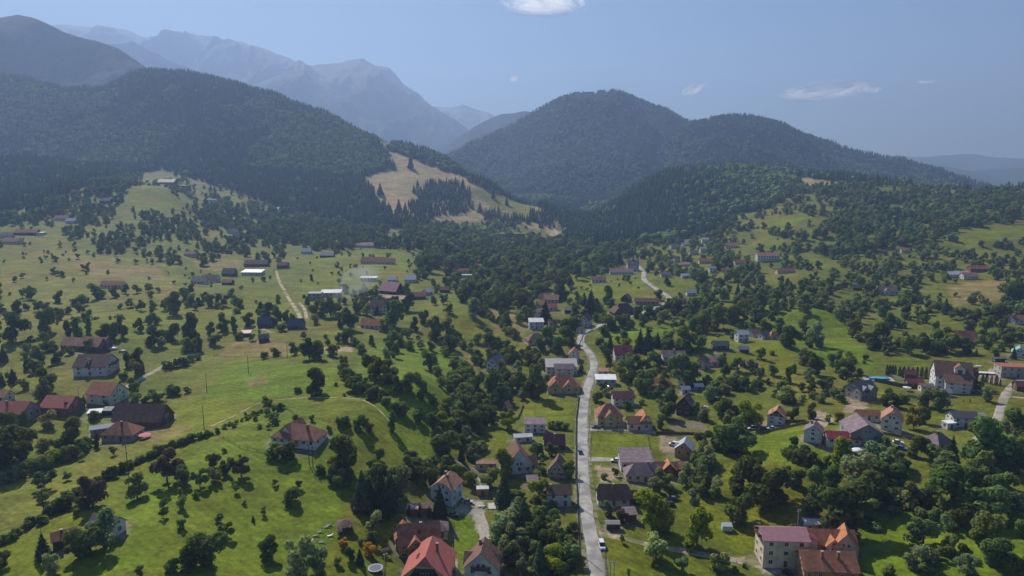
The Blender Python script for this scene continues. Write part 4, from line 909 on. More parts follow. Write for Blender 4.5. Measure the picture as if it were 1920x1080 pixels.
HOUSES = []   # (root, short name, px, py)
_MATCH_Z = []
def house(px, py, wp, ratio, yaw, floors, kind, rc, wc, label, name='house', cat='house', group=None, hf=None, pitch=.8, wings=(), short=None, **kw):
    """px, py: foot of the side facing the viewer, wp: overall width in photograph pixels; yaw in degrees (0: ridge runs across the view)"""
    x, y, z = ground(px, py); dep = project(x, y, z)[2]
    Y = R(yaw); wm = wp*dep/F
    c, s_ = abs(math.cos(Y)), abs(math.sin(Y)); ov = kw.get('ov', .45 if wm > 5 else .25)
    L = max(2., wm/(c+ratio*s_)-2*ov*.8); W = max(1.6, L*ratio)
    h = hf or (2.75*floors if floors > 0 else 2.2); rh = W/2*pitch
    if kind == 'shed': rh = W*pitch*.5
    dy = (W*c+L*s_)/2
    u = x/y; cy = y+dy; cx = x+u*dy
    zs = [float(zt(cx+i*wm*.4, cy+j*dy)) for i in (-1, 1) for j in (-1, 1)]
    z0 = max(z, sum(zs)/4)+.15
    root = empty(name, (cx, cy, z0), 0)
    tag(root, label, cat, group)
    fine = dep < 560; kw.setdefault('win', (max(1, int(L/3.2)), max(1, int(W/3.6))))
    kw['ov'] = ov
    block(root, 0, 0, Y, L, W, h, rh, kind, rc, wc, base=3.5, floors=max(1, floors), fine=fine, **kw)
    for (dx, dy2, l2, w2, h2, r2, dyaw, k2, rc2, wc2, *ex) in wings:
        e2 = ex[0] if ex else {}
        C = Matrix.Rotation(Y, 4, 'Z') @ Vector((dx*L/2, dy2*W/2, 0))
        block(root, C.x, C.y, Y+R(dyaw), l2*L, w2*L, h2*h, r2*w2*L/2, k2, rc2 or rc, wc2 or wc, base=3.5, fine=fine, ov=ov*.9, win=e2.get('win', (2, 1)), floors=e2.get('floors', max(1, floors)), door=False, **{k: v for k, v in e2.items() if k not in ('win', 'floors')})
    q = project(cx, cy, z0+h)
    HOUSES.append(dict(wp=wp, pb=py, L=L, W=W, h=h, rh=rh, Y=Y, o=root, short=short or (rc+' roofed '+name.replace('_', ' ')), px=q[0], py=q[1], x=cx, y=cy, r=max(L, W)/2+1, wm=wm))
    return root
def build_houses():
    Hs = house
    # --- near, by the road and left of it
    Hs(906,1100,74,1.15,84,2,'gable','brown','white','white two-storey house with a dark balcony under its front gable and a steep brown roof', short='white balcony house', pitch=1.0, balcony='l', sky=(), chim=((.4,.2),), wings=((.25,.62,.55,.55,.95,.9,90,'gable','brown','white'),(.2,-.55,.5,.45,.95,.95,90,'gable','dkbrown','white')))
    Hs(806,1108,98,.95,86,1,'half','red','yellow','house with bright red hipped roof, two skylights and a glazed front gable', short='bright red roof', hf=3.6, pitch=.85, sky=((-.1,.45),(-.3,.45)), chim=((.1,-.35),), balcony='l')
    q = HOUSES[-1]; M = Matrix.Rotation(q['Y'], 4, 'Z'); b = q['W']/2; z = q['h']; x = -q['L']/2-.06   # glazing of the red house's front gable
    g = MB().add([(x, b*.7, z-.2), (x, -b*.7, z-.2), (x, -b*.42, z+q['rh']*.5), (x, b*.42, z+q['rh']*.5)], [(0, 1, 2, 3)], M).build('window', GLASS, q['o'])
    f = MB()
    for y in (-.35, 0, .35): f.box(x-.06, x-.003, y*b-.07, y*b+.07, z-.2, z+q['rh']*.5, M)
    f.build('frame', WOODM, g)
    Hs(786,1052,92,.72,12,2,'gable','tile','ochre','large ochre guesthouse with long brown roof, a front gable and roof skylight', short='ochre guesthouse', hf=5, pitch=.95, sky=((.0,-.5),), chim=((.1,-.3),), wings=((-.2,-.6,.42,.36,.9,1.0,90,'gable','tile','ochre'),(-.72,.45,.5,.42,1.0,1.1,90,'gable','rust','ochre')))
    Hs(820,1012,46,.8,5,1,'hip','mauve','cream','low house with smooth grey-mauve hipped roof behind the ochre guesthouse', pitch=.75, short='grey hipped roof')
    Hs(838,950,62,.95,70,2,'half','oldtile','blue','pale blue house with patchy faded orange tile roof beside the gravel yard', short='patchy orange roof', pitch=.8, chim=((.3,.2),(-.2,-.2)))
    Hs(774,968,22,.75,0,0,'shed','pink','wood','open shed with pale pink sheet roof beside the dark spruces', name='shed', cat='shed', pitch=.5, win=(1,1)); Hs(799,968,26,.6,0,1,'shed','dkbrown','brick','small lean-to with dark brown roof between pink shed and tall spruce', name='shed', cat='shed', pitch=.6, win=(1,1))
    Hs(905,931,26,.6,4,0,'flat','metal','ochre','flat garage with timber front at the head of the gravel yard', name='garage', cat='garage', win=(1,1), hf=2.6)
    Hs(970,890,58,.95,98,1,'gable','brown','white','big white house whose steep brown gable faces the camera beside the stream', short='steep brown gable', hf=3.4, pitch=1.35, wings=((-.1,-.75,.7,.5,.8,.9,90,'gable','brown','white'),(.3,.7,.6,.5,.8,1.0,90,'gable','dkbrown','white')))
    Hs(912,882,40,.45,0,1,'flat','brown','cream','low flat-roofed terrace building next to the round white parasol', name='outbuilding', cat='outbuilding', hf=2.5, win=(2,1))
    Hs(1039,845,41,.72,2,1,'gable','wine','wood','cottage with smooth wine-red metal roof left of the road', short='wine-red roof', pitch=1.1, chim=((0,-.4),))
    Hs(1046,898,44,1.1,78,1,'gable','brown','grey','narrow grey timber house with steep pointed brown gable near the road', short='grey pointed gable', pitch=1.3, wings=((-.5,-.6,.55,.45,.75,1.2,90,'gable','dkbrown','grey'),))
    Hs(1047,951,50,.68,2,2,'gable','dkbrown','white','white two-storey cube house with dark weathered roof beside the road', short='white roadside house', hf=5.0, pitch=.75, chim=((-.7,-.4),), win=(2,2))
    Hs(998,915,24,.8,6,0,'shed','mauve','wood','small grey-roofed timber shed left of the pointed grey house', name='shed', cat='shed', win=(1,1))
    Hs(1003,812,42,.55,-2,2,'shed','mauve','white','white-fronted building with flat mauve roof at the edge of the open meadow', hf=4.2, pitch=.5, short='mauve lean roof', balcony=False)
    Hs(980,830,38,.5,8,1,'gable','ltgrey','white','low outbuilding with pale grey roof below the mauve-roofed building', name='outbuilding', cat='outbuilding', pitch=.4, hf=2.4)
    Hs(949,776,25,.95,60,1,'gable','oldtile','wood','tiny hay hut with orange-brown roof among trees at the meadow corner', name='hut', cat='hut', pitch=1.3, win=(1,1), short='hay hut')
    Hs(1056,738,62,.62,0,1,'hip','rust','yellow','yellow house with red tiled roof and gabled wing at the road bend', short='yellow red-roofed house', hf=3.6, pitch=.95, wings=((-.55,-.2,.55,.42,.95,1.0,90,'gable','rust','yellow'),(.3,-.5,.4,.36,1.0,1.0,90,'gable','rust','yellow')))
    Hs(1052,703,60,.55,0,2,'shed','grey','white','long white house with broad grey sheet roof left of the road', short='broad grey roof', hf=4.6, pitch=.5, wings=((.15,-.75,.62,.4,.9,.6,0,'gable','mauve','white'),))
    Hs(1076,678,24,.9,80,2,'gable','red','white','small white house with vivid orange-red gable roof at the road', pitch=1.0, hf=4.6, short='vivid red gable')
    Hs(930,700,40,.85,65,2,'gable','charcoal','white','white villa with dark gables standing alone in trees on the slope', short='white slope villa', hf=5.2, pitch=1.0, wings=((.0,-.6,.5,.45,1.0,1.0,90,'gable','charcoal','white'),))
    Hs(1005,648,46,.7,15,1,'hip','brown','cream','low house with wide faded brown hip roof below the pale-roofed house', pitch=.8, short='faded brown hip roof')
    Hs(1005,618,30,.75,4,2,'shed','ltgrey','white','white house with nearly flat pale grey roof above the brown hip roof', pitch=.35, short='pale flat roof')
    Hs(1036,613,20,.8,10,1,'gable','brown','cream','small brown-roofed outhouse right of the pale flat-roofed house', pitch=.8)
    Hs(1088,626,18,.9,30,1,'gable','tile','white','small tile-roofed house above the narrow road bend', pitch=.8)
    Hs(1098,614,28,.9,62,2,'gable','brown','white','white house with pointed white gable just above the narrow road bend', pitch=1.1, short='pointed white gable')
    for i, (a, b, w, rc, wc, lb) in enumerate([(1022,563,26,'brown','white','cottage with dull brown roof at the top of the roof cluster'),(1034,568,30,'oldtile','cream','cottage with tan tile roof at the top right of the roof cluster'),(1014,577,18,'orange','cream','tiny cottage with orange roof in the roof cluster'),(1033,583,24,'rust','white','cottage with rust roof in the middle of the roof cluster'),(1012,592,18,'pink','pinkw','pale pink cottage with pink roof in the roof cluster'),(1013,602,26,'mauve','white','cottage with mauve roof at the foot of the roof cluster')]):
        Hs(a,b,w,.7,5*i-12,1,'gable',rc,wc,lb,pitch=.8,short='roof cluster')
    Hs(1072,588,30,.5,-4,1,'gable','mauve','wood','long low barn with grey-mauve roof right of the roof cluster', name='barn', cat='barn', pitch=.6)
    Hs(1168,592,52,.6,14,1,'hip','dkbrown','wood','large dark farmhouse with broad dark brown hipped roof in the valley', short='dark valley farmhouse', pitch=1.0, wings=((-.7,-.5,.5,.4,.9,1.1,90,'gable','dkbrown','wood'),))
    Hs(1174,567,24,.9,60,1,'gable','wine','wood','small barn with dark red gable roof behind the dark farmhouse', name='barn', cat='barn', pitch=1.0)
    Hs(1212,572,46,.35,-3,1,'gable','brown','grey','very long low brown barn beside the upper road bend', name='barn', cat='barn', pitch=.7)
    Hs(700,495,0+46,.4,2,1,'gable','rust','cream','long red-roofed farm building in the upper meadow above the white cabins', pitch=.8); Hs(724,496,34,.5,0,1,'gable','tile','cream','dull tiled farm building joined to the long red-roofed one', pitch=.8)
    # --- right of the road
    Hs(1140,800,52,.8,4,2,'hip','tile','yellow','pale yellow villa with hipped tile roof, front gable and balcony at the lane corner', short='yellow corner villa', hf=5.2, pitch=.95, wings=((.0,-.55,.55,.42,.98,1.0,90,'gable','tile','yellow'),))
    Hs(1196,808,44,.55,0,1,'gable','tile','cream','cream house with red-brown front roof and tall orange rear wing', short='cream L-shaped house', hf=3.6, pitch=.9, wings=((.62,.95,.95,.6,1.05,1.15,90,'half','orange','cream'),))
    Hs(1160,798,14,.5,0,0,'shed','wine','brick','dark red boarded gate shed between the yellow villa and cream house', name='shed', cat='shed', win=(1,1))
    Hs(1167,762,42,.62,2,2,'gable','wine','white','white house with plain dark red roof behind the yellow villa', short='dark red plain roof', hf=4.4, pitch=.8)
    Hs(1135,722,40,.5,-2,1,'shed','white','blue','blue and white roadside shop shed with bright sheet roof', name='shop', cat='shop', short='white sheet roof', hf=3, pitch=.5)
    Hs(1130,704,22,.5,0,0,'shed','oldtile','cream','little tiled lean-to behind the blue roadside shed', name='shed', cat='shed')
    Hs(1167,677,36,.85,2,2,'gable','crimson','white','white house under a magenta-red roof with pale skylight on the slope', short='magenta-red roof', hf=4.2, pitch=.95, sky=((.0,-.4),(.25,-.4)))
    Hs(1262,685,45,.62,-4,2,'gable','mauve','white','white house with plain grey-mauve roof and chimney between trees', short='grey-mauve roof', hf=4.4, pitch=.8, chim=((0,-.3),))
    Hs(1222,733,62,.4,-8,1,'gable','oldtile','yellow','long old farmhouse with faded orange roof half hidden by trees', short='long orange farmhouse', pitch=.9, wings=((.75,-.6,.6,.36,1.0,.9,70,'gable','orange','cream'),))
    Hs(1280,728,22,.9,55,1,'gable','orange','white','small white cottage with bright orange roof right of the long farmhouse', pitch=.9)
    Hs(1284,782,40,.95,62,2,'gable','brown','wood','dark timber house with pointed gable and pale lower terrace', short='dark timber house', pitch=1.2, gable_mat='dark', balcony='l')
    Hs(1284,740,20,.7,10,1,'gable','ltgrey','white','small pale-roofed hut behind the dark timber house', name='hut', cat='hut'); Hs(1310,733,18,.6,0,0,'shed','ltgrey','grey','low pale-roofed shed in the garden behind the dark timber house', name='shed', cat='shed')
    Hs(1283,862,46,1.1,68,1,'gable','metal','ochre','unfinished ochre house with blue-grey metal roof beside the bare sandy yard', short='blue-grey metal roof', hf=3.8, pitch=.85, wings=((-.1,.55,.5,.5,.95,.9,90,'gable','metal','ochre'),))
    Hs(1190,885,62,.7,0,1,'shed','mauve','white','broad building with dark mauve sheet roof at the end of the short lane', short='dark mauve roof', hf=4.2, pitch=.55)
    Hs(1207,905,76,.45,0,1,'hip','mauve','cream','lower hip-roofed house with mauve sheet roof in front of the broad building', hf=3, pitch=.9, chim=((.2,.2),))
    Hs(1255,893,66,.35,-3,1,'gable','brown','brick','brick barn with brown roof and orange cross gable near the sandy yard', name='barn', cat='barn', short='brick cross-gable barn', pitch=.8, wings=((-.1,-.5,.38,.4,1.0,1.0,90,'gable','orange','brick'),(.8,.0,.25,.37,1.05,.8,0,'gable','orange','brick')))
    Hs(1148,950,62,.6,0,1,'half','brown','white','old farmhouse with dark half-hipped roof right of the road', short='half-hipped farmhouse', hf=3, pitch=1.15, chim=((.0,-.3),))
    Hs(1193,946,34,.6,0,1,'gable','rust','wood','dark timber barn with rust roof joined to the half-hipped farmhouse', name='barn', cat='barn', pitch=1.0)
    Hs(1180,978,28,.8,8,0,'shed','mauve','brick','small shed with pinkish brown roof behind the bright green tree', name='shed', cat='shed'); Hs(1148,994,27,.5,0,0,'gable','grey','wood','dark board shed with flat grey roof at the dirt track mouth', name='shed', cat='shed', pitch=.4, win=(1,1))
    # hotel, lower right
    Hs(1462,1068,90,.62,-3,3,'gable','pink','cream','cream three-storey hotel with pink-red metal roof and side balconies', name='hotel', cat='hotel', short='cream hotel', hf=9.5, pitch=.5, balcony='l', win=(3,2), wings=((.92,.1,.28,.6,.86,.35,90,'gable','wine','cream'),))
    Hs(1552,1050,92,.5,-4,1,'gable','rust','ochre','long building with red-orange tile roof joined behind the cream hotel', hf=4.5, pitch=.9, short='orange tiled hotel wing', wings=((.55,-.55,.5,.5,1.0,1.3,75,'gable','orange','stone'),(-.05,-.55,.34,.3,1.0,1.0,90,'gable','orange','cream')))
    Hs(1545,1100,108,.6,-5,1,'gable','rust','ochre','nearest orange-brown tiled roof with two tall chimneys beside the hotel', hf=4.2, pitch=.8, short='two-chimney tiled roof', chim=((-.25,-.35),(.35,-.35)))
    Hs(1525,997,40,.3,-4,0,'shed','ltgrey','grey','narrow shed with pale sheet roof behind the orange hotel wing', name='shed', cat='shed')
    # right side
    Hs(1456,800,46,.95,62,2,'gable','oldtile','white','small white house with orange-brown roof and dark gable near parked vans', short='white dark-gabled house', hf=4.0, pitch=.85, gable_mat='dark', chim=((.3,-.2),))
    Hs(1524,835,46,1.0,60,2,'gable','mauve','white','white house with pinkish grey roof at the end of the red shed', short='pinkish grey roof', hf=4.6, pitch=.75, chim=((.2,.3),))
    Hs(1578,842,66,.4,-10,1,'gable','crimson','white','long low building with vivid crimson metal roof', short='crimson roof', hf=2.8, pitch=.8)
    Hs(1612,838,70,.95,82,1,'gable','mauve','grey','very large barn with plain grey-brown roof behind the crimson roof', name='barn', cat='barn', short='grey-brown barn', hf=4.2, pitch=.6, win=(2,2))
    Hs(1670,812,54,.85,60,2,'half','oldtile','white','white two-storey house with orange half-hipped roof beside the garden lawn', short='orange half-hipped house', hf=5.4, pitch=.95, chim=((.2,.1),), win=(2,2))
    Hs(1625,790,44,.45,-4,1,'gable','tile','white','low wing with terracotta roof left of the orange half-hipped house', pitch=.8)
    Hs(1613,752,56,.8,22,2,'gable','charcoal','stone','new stone-grey villa with dark slate gables and white balcony', short='slate-roofed villa', hf=5.2, pitch=.75, wings=((.3,-.5,.55,.5,.85,.9,90,'gable','charcoal','stone'),(-.35,-.5,.4,.35,1.05,.8,90,'gable','charcoal','white')))
    Hs(1780,738,76,.75,-20,3,'gable','brown','white','huge white guesthouse with steep dark brown roofs stacked in tiers', name='guesthouse', cat='guesthouse', short='huge white guesthouse', hf=8, pitch=1.05, win=(4,3), dorm=((.3,5.),), wings=((.1,-1.05,.66,.5,.72,.75,0,'gable','brown','white'),(1.0,.3,.4,.35,1.05,1.1,0,'gable','dkbrown','wood')))
    Hs(1713,728,32,.5,-5,1,'gable','wine','wood','low timber lodge with dark red-brown roof left of the huge guesthouse', pitch=.8); Hs(1735,735,26,.6,-5,1,'gable','mauve','cream','low outbuilding with grey-brown roof at the foot of the guesthouse', name='outbuilding', cat='outbuilding', pitch=.6); Hs(1764,746,34,.5,-4,1,'gable','grey','white','white garage with grey roof in front of the huge guesthouse', name='garage', cat='garage', pitch=.6)
    Hs(1705,712,24,.7,-20,1,'gable','wine','wood','little timber cabin with red roof behind the long pool wall', name='cabin', cat='cabin', pitch=1.)
    Hs(1894,710,54,.6,-10,2,'flat','rust','stone','unfinished stone-coloured block with flat rusty roof by the right road', short='unfinished block', hf=6)
    Hs(1802,802,50,.6,-4,2,'gable','charcoal','white','white house with flat dark slate roof and red awning', short='dark slate roof house', hf=4.4, pitch=.6, win=(3,2)); Hs(1778,806,24,.8,10,1,'flat','white','white','white flat-roofed terrace joined to the dark slate roof house', name='outbuilding', cat='outbuilding')
    Hs(1838,790,18,.6,0,0,'shed','grey','grey','carport with small flat grey roof behind the white parked car', name='carport', cat='carport')
    Hs(1756,846,54,.85,22,1,'hip','mauve','cream','low house with many-sided grey-brown hip roof among large trees', short='grey-brown hip roof', pitch=.9, chim=((-.3,-.1),))
    Hs(1800,646,54,.6,-8,1,'gable','rust','cream','house with long plain red-brown roof on the right slope', short='plain red-brown roof', pitch=1.0, chim=((-.2,.0),(.2,0)))
    Hs(1910,672,36,.9,55,1,'gable','teal','white','white house with teal green metal roof at the edge of the view', pitch=.8, short='teal roof'); Hs(1912,608,34,.6,-4,1,'gable','tile','white','low house with terracotta roof at the far right edge', pitch=.8)
    Hs(1912,735,26,.9,-10,1,'gable','wine','wood','dark red timber cabin beside the right-hand road fork', name='cabin', cat='cabin')
    Hs(1872,680,20,.5,0,0,'flat','charcoal','dark','black container box beside the teal-roofed house', name='container', cat='container')
    Hs(1390,642,26,.75,10,2,'gable','ltgrey','white','white house with pale grey roof on the grassy terrace', pitch=.7); Hs(1413,633,26,.8,25,1,'gable','oldtile','white','house with orange-tan roof in the grassy terrace row', pitch=.9, short='terrace row'); Hs(1432,637,22,.8,20,1,'gable','mauve','white','white house with grey-mauve gable in the grassy terrace row', pitch=.9); Hs(1448,637,20,.9,10,1,'hip','orange','cream','small house with pointed orange roof at the end of the terrace row', pitch=1.0)
    Hs(1350,657,32,.6,-4,1,'gable','charcoal','dark','dark timber barn standing alone below the grassy terrace', name='barn', cat='barn', pitch=.8, short='dark lone barn'); Hs(1394,662,20,.7,-6,0,'gable','grey','wood','small hut with grey roof on the open slope right of the dark barn', name='hut', cat='hut')
    Hs(1318,695,24,.9,40,2,'gable','mauve','pinkw','pink house with dark mauve roof left of a pink-roofed neighbour', pitch=.9); Hs(1333,688,28,.7,-6,1,'gable','pink','white','white house with dusty pink roof behind the row of garden trees', pitch=.8); Hs(1345,680,18,.8,30,1,'gable','ltgrey','white','cottage with pale pinkish roof highest of the pink house group', pitch=.8)
    Hs(1393,690,14,.9,40,1,'gable','orange','cream','tiny orange-roofed cottage beside a grey barn on the slope', pitch=.9); Hs(1408,692,24,.6,0,1,'gable','grey','wood','grey-roofed barn beside a tiny orange cottage', name='barn', cat='barn', pitch=.6)
    Hs(1663,553,34,.6,-6,1,'gable','mauve','white','white house with two gables on the wooded right slope', pitch=.9, wings=((-.3,-.5,.4,.35,1.0,1.0,90,'gable','mauve','white'),)); Hs(1605,545,18,.7,0,1,'gable','charcoal','wood','dark small barn left of the two-gabled white house', name='barn', cat='barn')
    Hs(1438,490,42,.4,-2,2,'gable','oldtile','white','long white guesthouse with terracotta roof on the far slope', short='long white far guesthouse', pitch=.7, hf=6)
    Hs(1472,513,34,.35,0,1,'gable','tile','cream','long farm building with terracotta roof half hidden in trees', pitch=.8)
    Hs(1695,474,16,.6,0,1,'gable','orange','cream','tiny far cottage with vivid orange roof below the dark wood', pitch=.8)
    Hs(1795,520,40,.4,0,1,'gable','ltgrey','white','white farmhouse with pale roof above the straw-coloured field', pitch=.6); Hs(1815,524,28,.6,0,1,'gable','oldtile','white','farmhouse with dull orange roof above the straw-coloured field', pitch=.8); Hs(1833,511,36,.4,-4,1,'gable','rust','brick','long farm building with dark red roof above the straw-coloured field', pitch=.8)
    # --- left slope
    Hs(160,660,84,.34,-8,1,'gable','oldtile','wood','long weathered barn with rusty orange roof behind the white chalet', name='barn', cat='barn', short='long rusty barn', pitch=.9, hf=3, wings=((.42,.8,.6,.3,1.1,.9,0,'gable','oldtile','wood'),))
    Hs(183,706,64,.8,2,2,'gable','dkbrown','white','white chalet with dark brown roof and timbered gable on the left slope', short='white left chalet', hf=5.0, pitch=.75, dorm=((-.2,2.),), balcony='r', win=(3,2))
    Hs(203,762,64,.85,-12,2,'gable','rust','green','pale green house with red roof and small side windows', short='pale green house', hf=4.8, pitch=.8, win=(2,2))
    Hs(120,782,64,.8,-6,1,'gable','red','brick','bare brick house with plain red roof left of the green house', short='bare brick house', hf=3.8, pitch=.7)
    Hs(33,794,64,.75,-3,1,'gable','red','grey','grey rendered house with red roof and chimney at the left edge', short='grey left house', hf=4.4, pitch=.75, chim=((-.3,-.4),)); Hs(4,756,38,.7,-4,1,'gable','oldtile','white','partly hidden house with dull terracotta roof at the left edge', pitch=.8)
    Hs(271,806,100,.5,-4,1,'gable','brown','wood','big timber barn with broad brown tile roof beside the meadow', name='barn', cat='barn', short='big meadow barn', hf=3.8, pitch=1.05, win=(2,1))
    Hs(232,829,64,.65,-2,1,'hip','tile','stone','old stone farmhouse with red-brown hip roof in front of the big barn', short='old stone farmhouse', hf=3.2, pitch=.9, chim=((.1,-.3),)); Hs(206,818,64,.28,26,1,'gable','metal','grey','long narrow shed with shiny blue-grey metal roof joining the big barn', name='shed', cat='shed', pitch=.5, hf=2.8)
    Hs(180,785,28,.7,14,0,'shed','ltgrey','wood','small shed with pale grey sheet roof below the green house', name='shed', cat='shed', pitch=.4, win=(1,1))
    Hs(204,780,18,.7,0,0,'shed','charcoal','dark','low black-roofed lean-to below the green house', name='shed', cat='shed', win=(1,1))
    Hs(563,845,104,.52,-14,1,'hip','tile','white','wide farmhouse with red-brown hipped roof alone in the meadow', short='lone meadow farmhouse', hf=3., pitch=.85, chim=((.5,-.3),), wings=((-.35,.3,.5,.42,1.05,1.05,80,'gable','rust','white'),))
    Hs(124,1034,52,.7,34,1,'gable','rust','wood','small house with sloping red roof hidden behind large garden trees', short='hidden red roof', hf=3, pitch=.8, chim=((-.2,-.4),)); Hs(204,1012,66,.55,-14,1,'gable','mauve','white','white-walled barn with dark roof half hidden by the tallest garden tree', name='barn', cat='barn', short='white-walled barn', hf=3.6, pitch=.9)
    Hs(556,618,30,.7,0,1,'gable','charcoal','wood','timber cabin with two dark solar-like roofs beside the dirt track', name='cabin', cat='cabin', pitch=1.2); Hs(498,615,28,.8,6,1,'gable','charcoal','wood','timber cabin with dark roof left of its twin by the dirt track', name='cabin', cat='cabin', pitch=1.2); Hs(495,643,24,.75,24,1,'gable','mauve','wood','brown hut with grey gable roof at the edge of the bare field', name='hut', cat='hut', pitch=.9, win=(1,1))
    Hs(462,632,20,.6,10,0,'shed','pink','wood','tiny pink-roofed shed left of the brown hut', name='shed', cat='shed')
    Hs(475,516,40,.5,-3,1,'shed','white','white','white house with bright pale roof above the start of the dirt track', short='bright pale roof', pitch=.35); Hs(482,500,44,.4,0,1,'gable','brown','wood','long brown barn behind the bright pale-roofed house', name='barn', cat='barn'); Hs(531,503,20,.7,0,1,'gable','brown','wood','small brown barn right of the bright pale-roofed house', name='barn', cat='barn')
    Hs(375,533,30,.7,-10,1,'gable','mauve','white','white cottage with grey-brown roof on the left of an orchard row', pitch=.9, short='orchard row'); Hs(398,530,28,.7,-8,1,'gable','brown','white','white cottage with brown roof in the middle of an orchard row', pitch=.9); Hs(431,518,24,.8,0,1,'gable','charcoal','wood','dark cottage with slate roof above the orchard row', pitch=.9); Hs(428,535,22,.6,-10,1,'gable','tile','wood','small barn with reddish roof at the right of the orchard row', name='barn', cat='barn')
    Hs(213,541,44,.4,-4,1,'gable','rust','cream','low red-roofed cottage behind a round tree in the orchard', pitch=.8, short='orchard red roof')
    Hs(24,458,34,.5,-4,1,'gable','oldtile','cream','long cottage with pale orange roof at the far left edge', pitch=.8); Hs(52,441,44,.35,0,1,'gable','tile','wood','very long barn with dull terracotta roof at the far left', name='barn', cat='barn', pitch=.7); Hs(8,447,30,.5,0,1,'gable','mauve','white','white house with pale mauve roof between two left edge roofs', pitch=.8); Hs(75,441,18,.7,0,1,'flat','white','white','bright white small building right of the very long barn', name='outbuilding', cat='outbuilding')
    Hs(118,414,26,.5,0,1,'gable','oldtile','cream','far cottage with orange roof under the hilltop wood', pitch=.8); Hs(135,419,18,.7,0,1,'gable','ltgrey','white','far white cottage with pale roof under the hilltop wood', pitch=.8); Hs(200,381,20,.6,0,1,'gable','mauve','wood','small hut left of the bare green knoll', name='hut', cat='hut')
    Hs(315,347,32,.6,0,2,'gable','charcoal','wood','dark lodge with grey roof standing on top of the green knoll', name='lodge', cat='lodge', short='hilltop lodge', pitch=.6); Hs(346,352,20,.6,0,1,'flat','brown','wood','low timber annex right of the hilltop lodge', name='outbuilding', cat='outbuilding')
    Hs(390,378,34,.3,-4,1,'flat','white','white','long pale flat building below the hilltop lodge', name='outbuilding', cat='outbuilding'); Hs(518,396,14,.7,0,1,'gable','white','white','single far white cabin in front of the conifer forest', name='cabin', cat='cabin')
    Hs(438,440,20,.8,-10,1,'gable','mauve','white','white cottage with dark gable among the upper trees', pitch=1.); Hs(575,476,18,.8,0,1,'gable','ltgrey','white','pale small house right of the round dark tree', pitch=.9); Hs(614,483,26,.6,0,1,'gable','grey','wood','grey-roofed barn in the upper meadow', name='barn', cat='barn'); Hs(358,482,22,.6,-8,1,'gable','oldtile','white','far white cottage with tan roof in the upper orchard', pitch=.8)
    Hs(735,553,48,.8,-24,1,'gable','pink','wood','big brown barn with pale mauve roof in front of two white cabins', name='barn', cat='barn', short='big brown barn', pitch=1.0)
    Hs(736,530,18,.9,0,1,'gable','metal','white','bright white cabin with blue-grey roof, left of its twin', name='cabin', cat='cabin'); Hs(770,530,22,.9,0,1,'gable','metal','white','bright white cabin with blue-grey roof, right of its twin', name='cabin', cat='cabin'); Hs(692,527,32,.4,0,1,'shed','ltgrey','white','long pale shed left of the two white cabins', name='shed', cat='shed', pitch=.3)
    Hs(707,590,40,.85,30,2,'half','oldtile','white','white house with half-hipped orange roof below the smoke', short='white house below the smoke', pitch=.9); Hs(700,617,46,.5,-4,1,'gable','orange','white','long white house with bright terracotta roof between big trees', pitch=.9, short='terracotta roof'); Hs(785,562,30,.6,10,1,'gable','rust','wood','barn with dull red roof below the white barn', name='barn', cat='barn'); Hs(801,554,22,.9,60,1,'gable','ltgrey','white','white barn with pale round-looking roof at the meadow top', name='barn', cat='barn', pitch=.8); Hs(834,549,20,.7,-4,1,'gable','brown','wood','dark barn with brown roof at the wood edge', name='barn', cat='barn')
    Hs(592,563,26,.8,0,2,'flat','grey','stone','bare concrete shell of an unfinished house beside the smoke', short='concrete shell', hf=6); Hs(622,558,40,.5,8,2,'shed','metal','grey','grey shell building with slanted metal roof beside the smoke', pitch=.4, hf=4)
    Hs(868,513,24,.5,0,1,'gable','rust','cream','far red-roofed cottage in the central wood', pitch=.8); Hs(897,494,12,.8,0,1,'gable','orange','cream','tiny far orange-roofed cottage in the central wood', pitch=.9); Hs(875,521,26,.4,0,1,'flat','ltgrey','white','low pale building in front of the far red-roofed cottage', name='outbuilding', cat='outbuilding'); Hs(690,464,26,.5,0,1,'gable','pink','cream','far pink-roofed cottage under the dark forest edge', pitch=.8); Hs(672,464,16,.6,0,1,'gable','red','cream','far red-roofed cottage under the dark forest edge', pitch=.8)
    # --- valley end
    Hs(958,446,54,.3,0,2,'flat','brown','brick','long brown hotel block at the foot of the ski slope', name='hotel', cat='hotel', short='ski hotel', hf=7)
    Hs(1122,530,28,.5,0,1,'gable','oldtile','white','pale house with pinkish tile roof below the church road', pitch=.9); Hs(1165,515,46,.35,-3,1,'gable','pink','white','long white hall with dusty pink roof beside the church', pitch=.8, short='church hall')
    ch = Hs(1186,508,22,.7,0,1,'gable','pink','white','white village church with slim dark spire above the valley road', name='church', cat='church', short='church', hf=7, pitch=1.2)
    M = Matrix.Translation((0, -1, 0)); MB().box(-2, 2, -2, 2, 0, 11, M).build('tower', wall_mat('white'), ch)
    MB().add([(-2.3,-2.3,11.003),(2.3,-2.3,11.003),(2.3,2.3,11.003),(-2.3,2.3,11.003),(0,0,18)], [(3,2,1,0),(0,1,4),(1,2,4),(2,3,4),(3,0,4)], M).build('spire', roof_mat('charcoal'), ch)
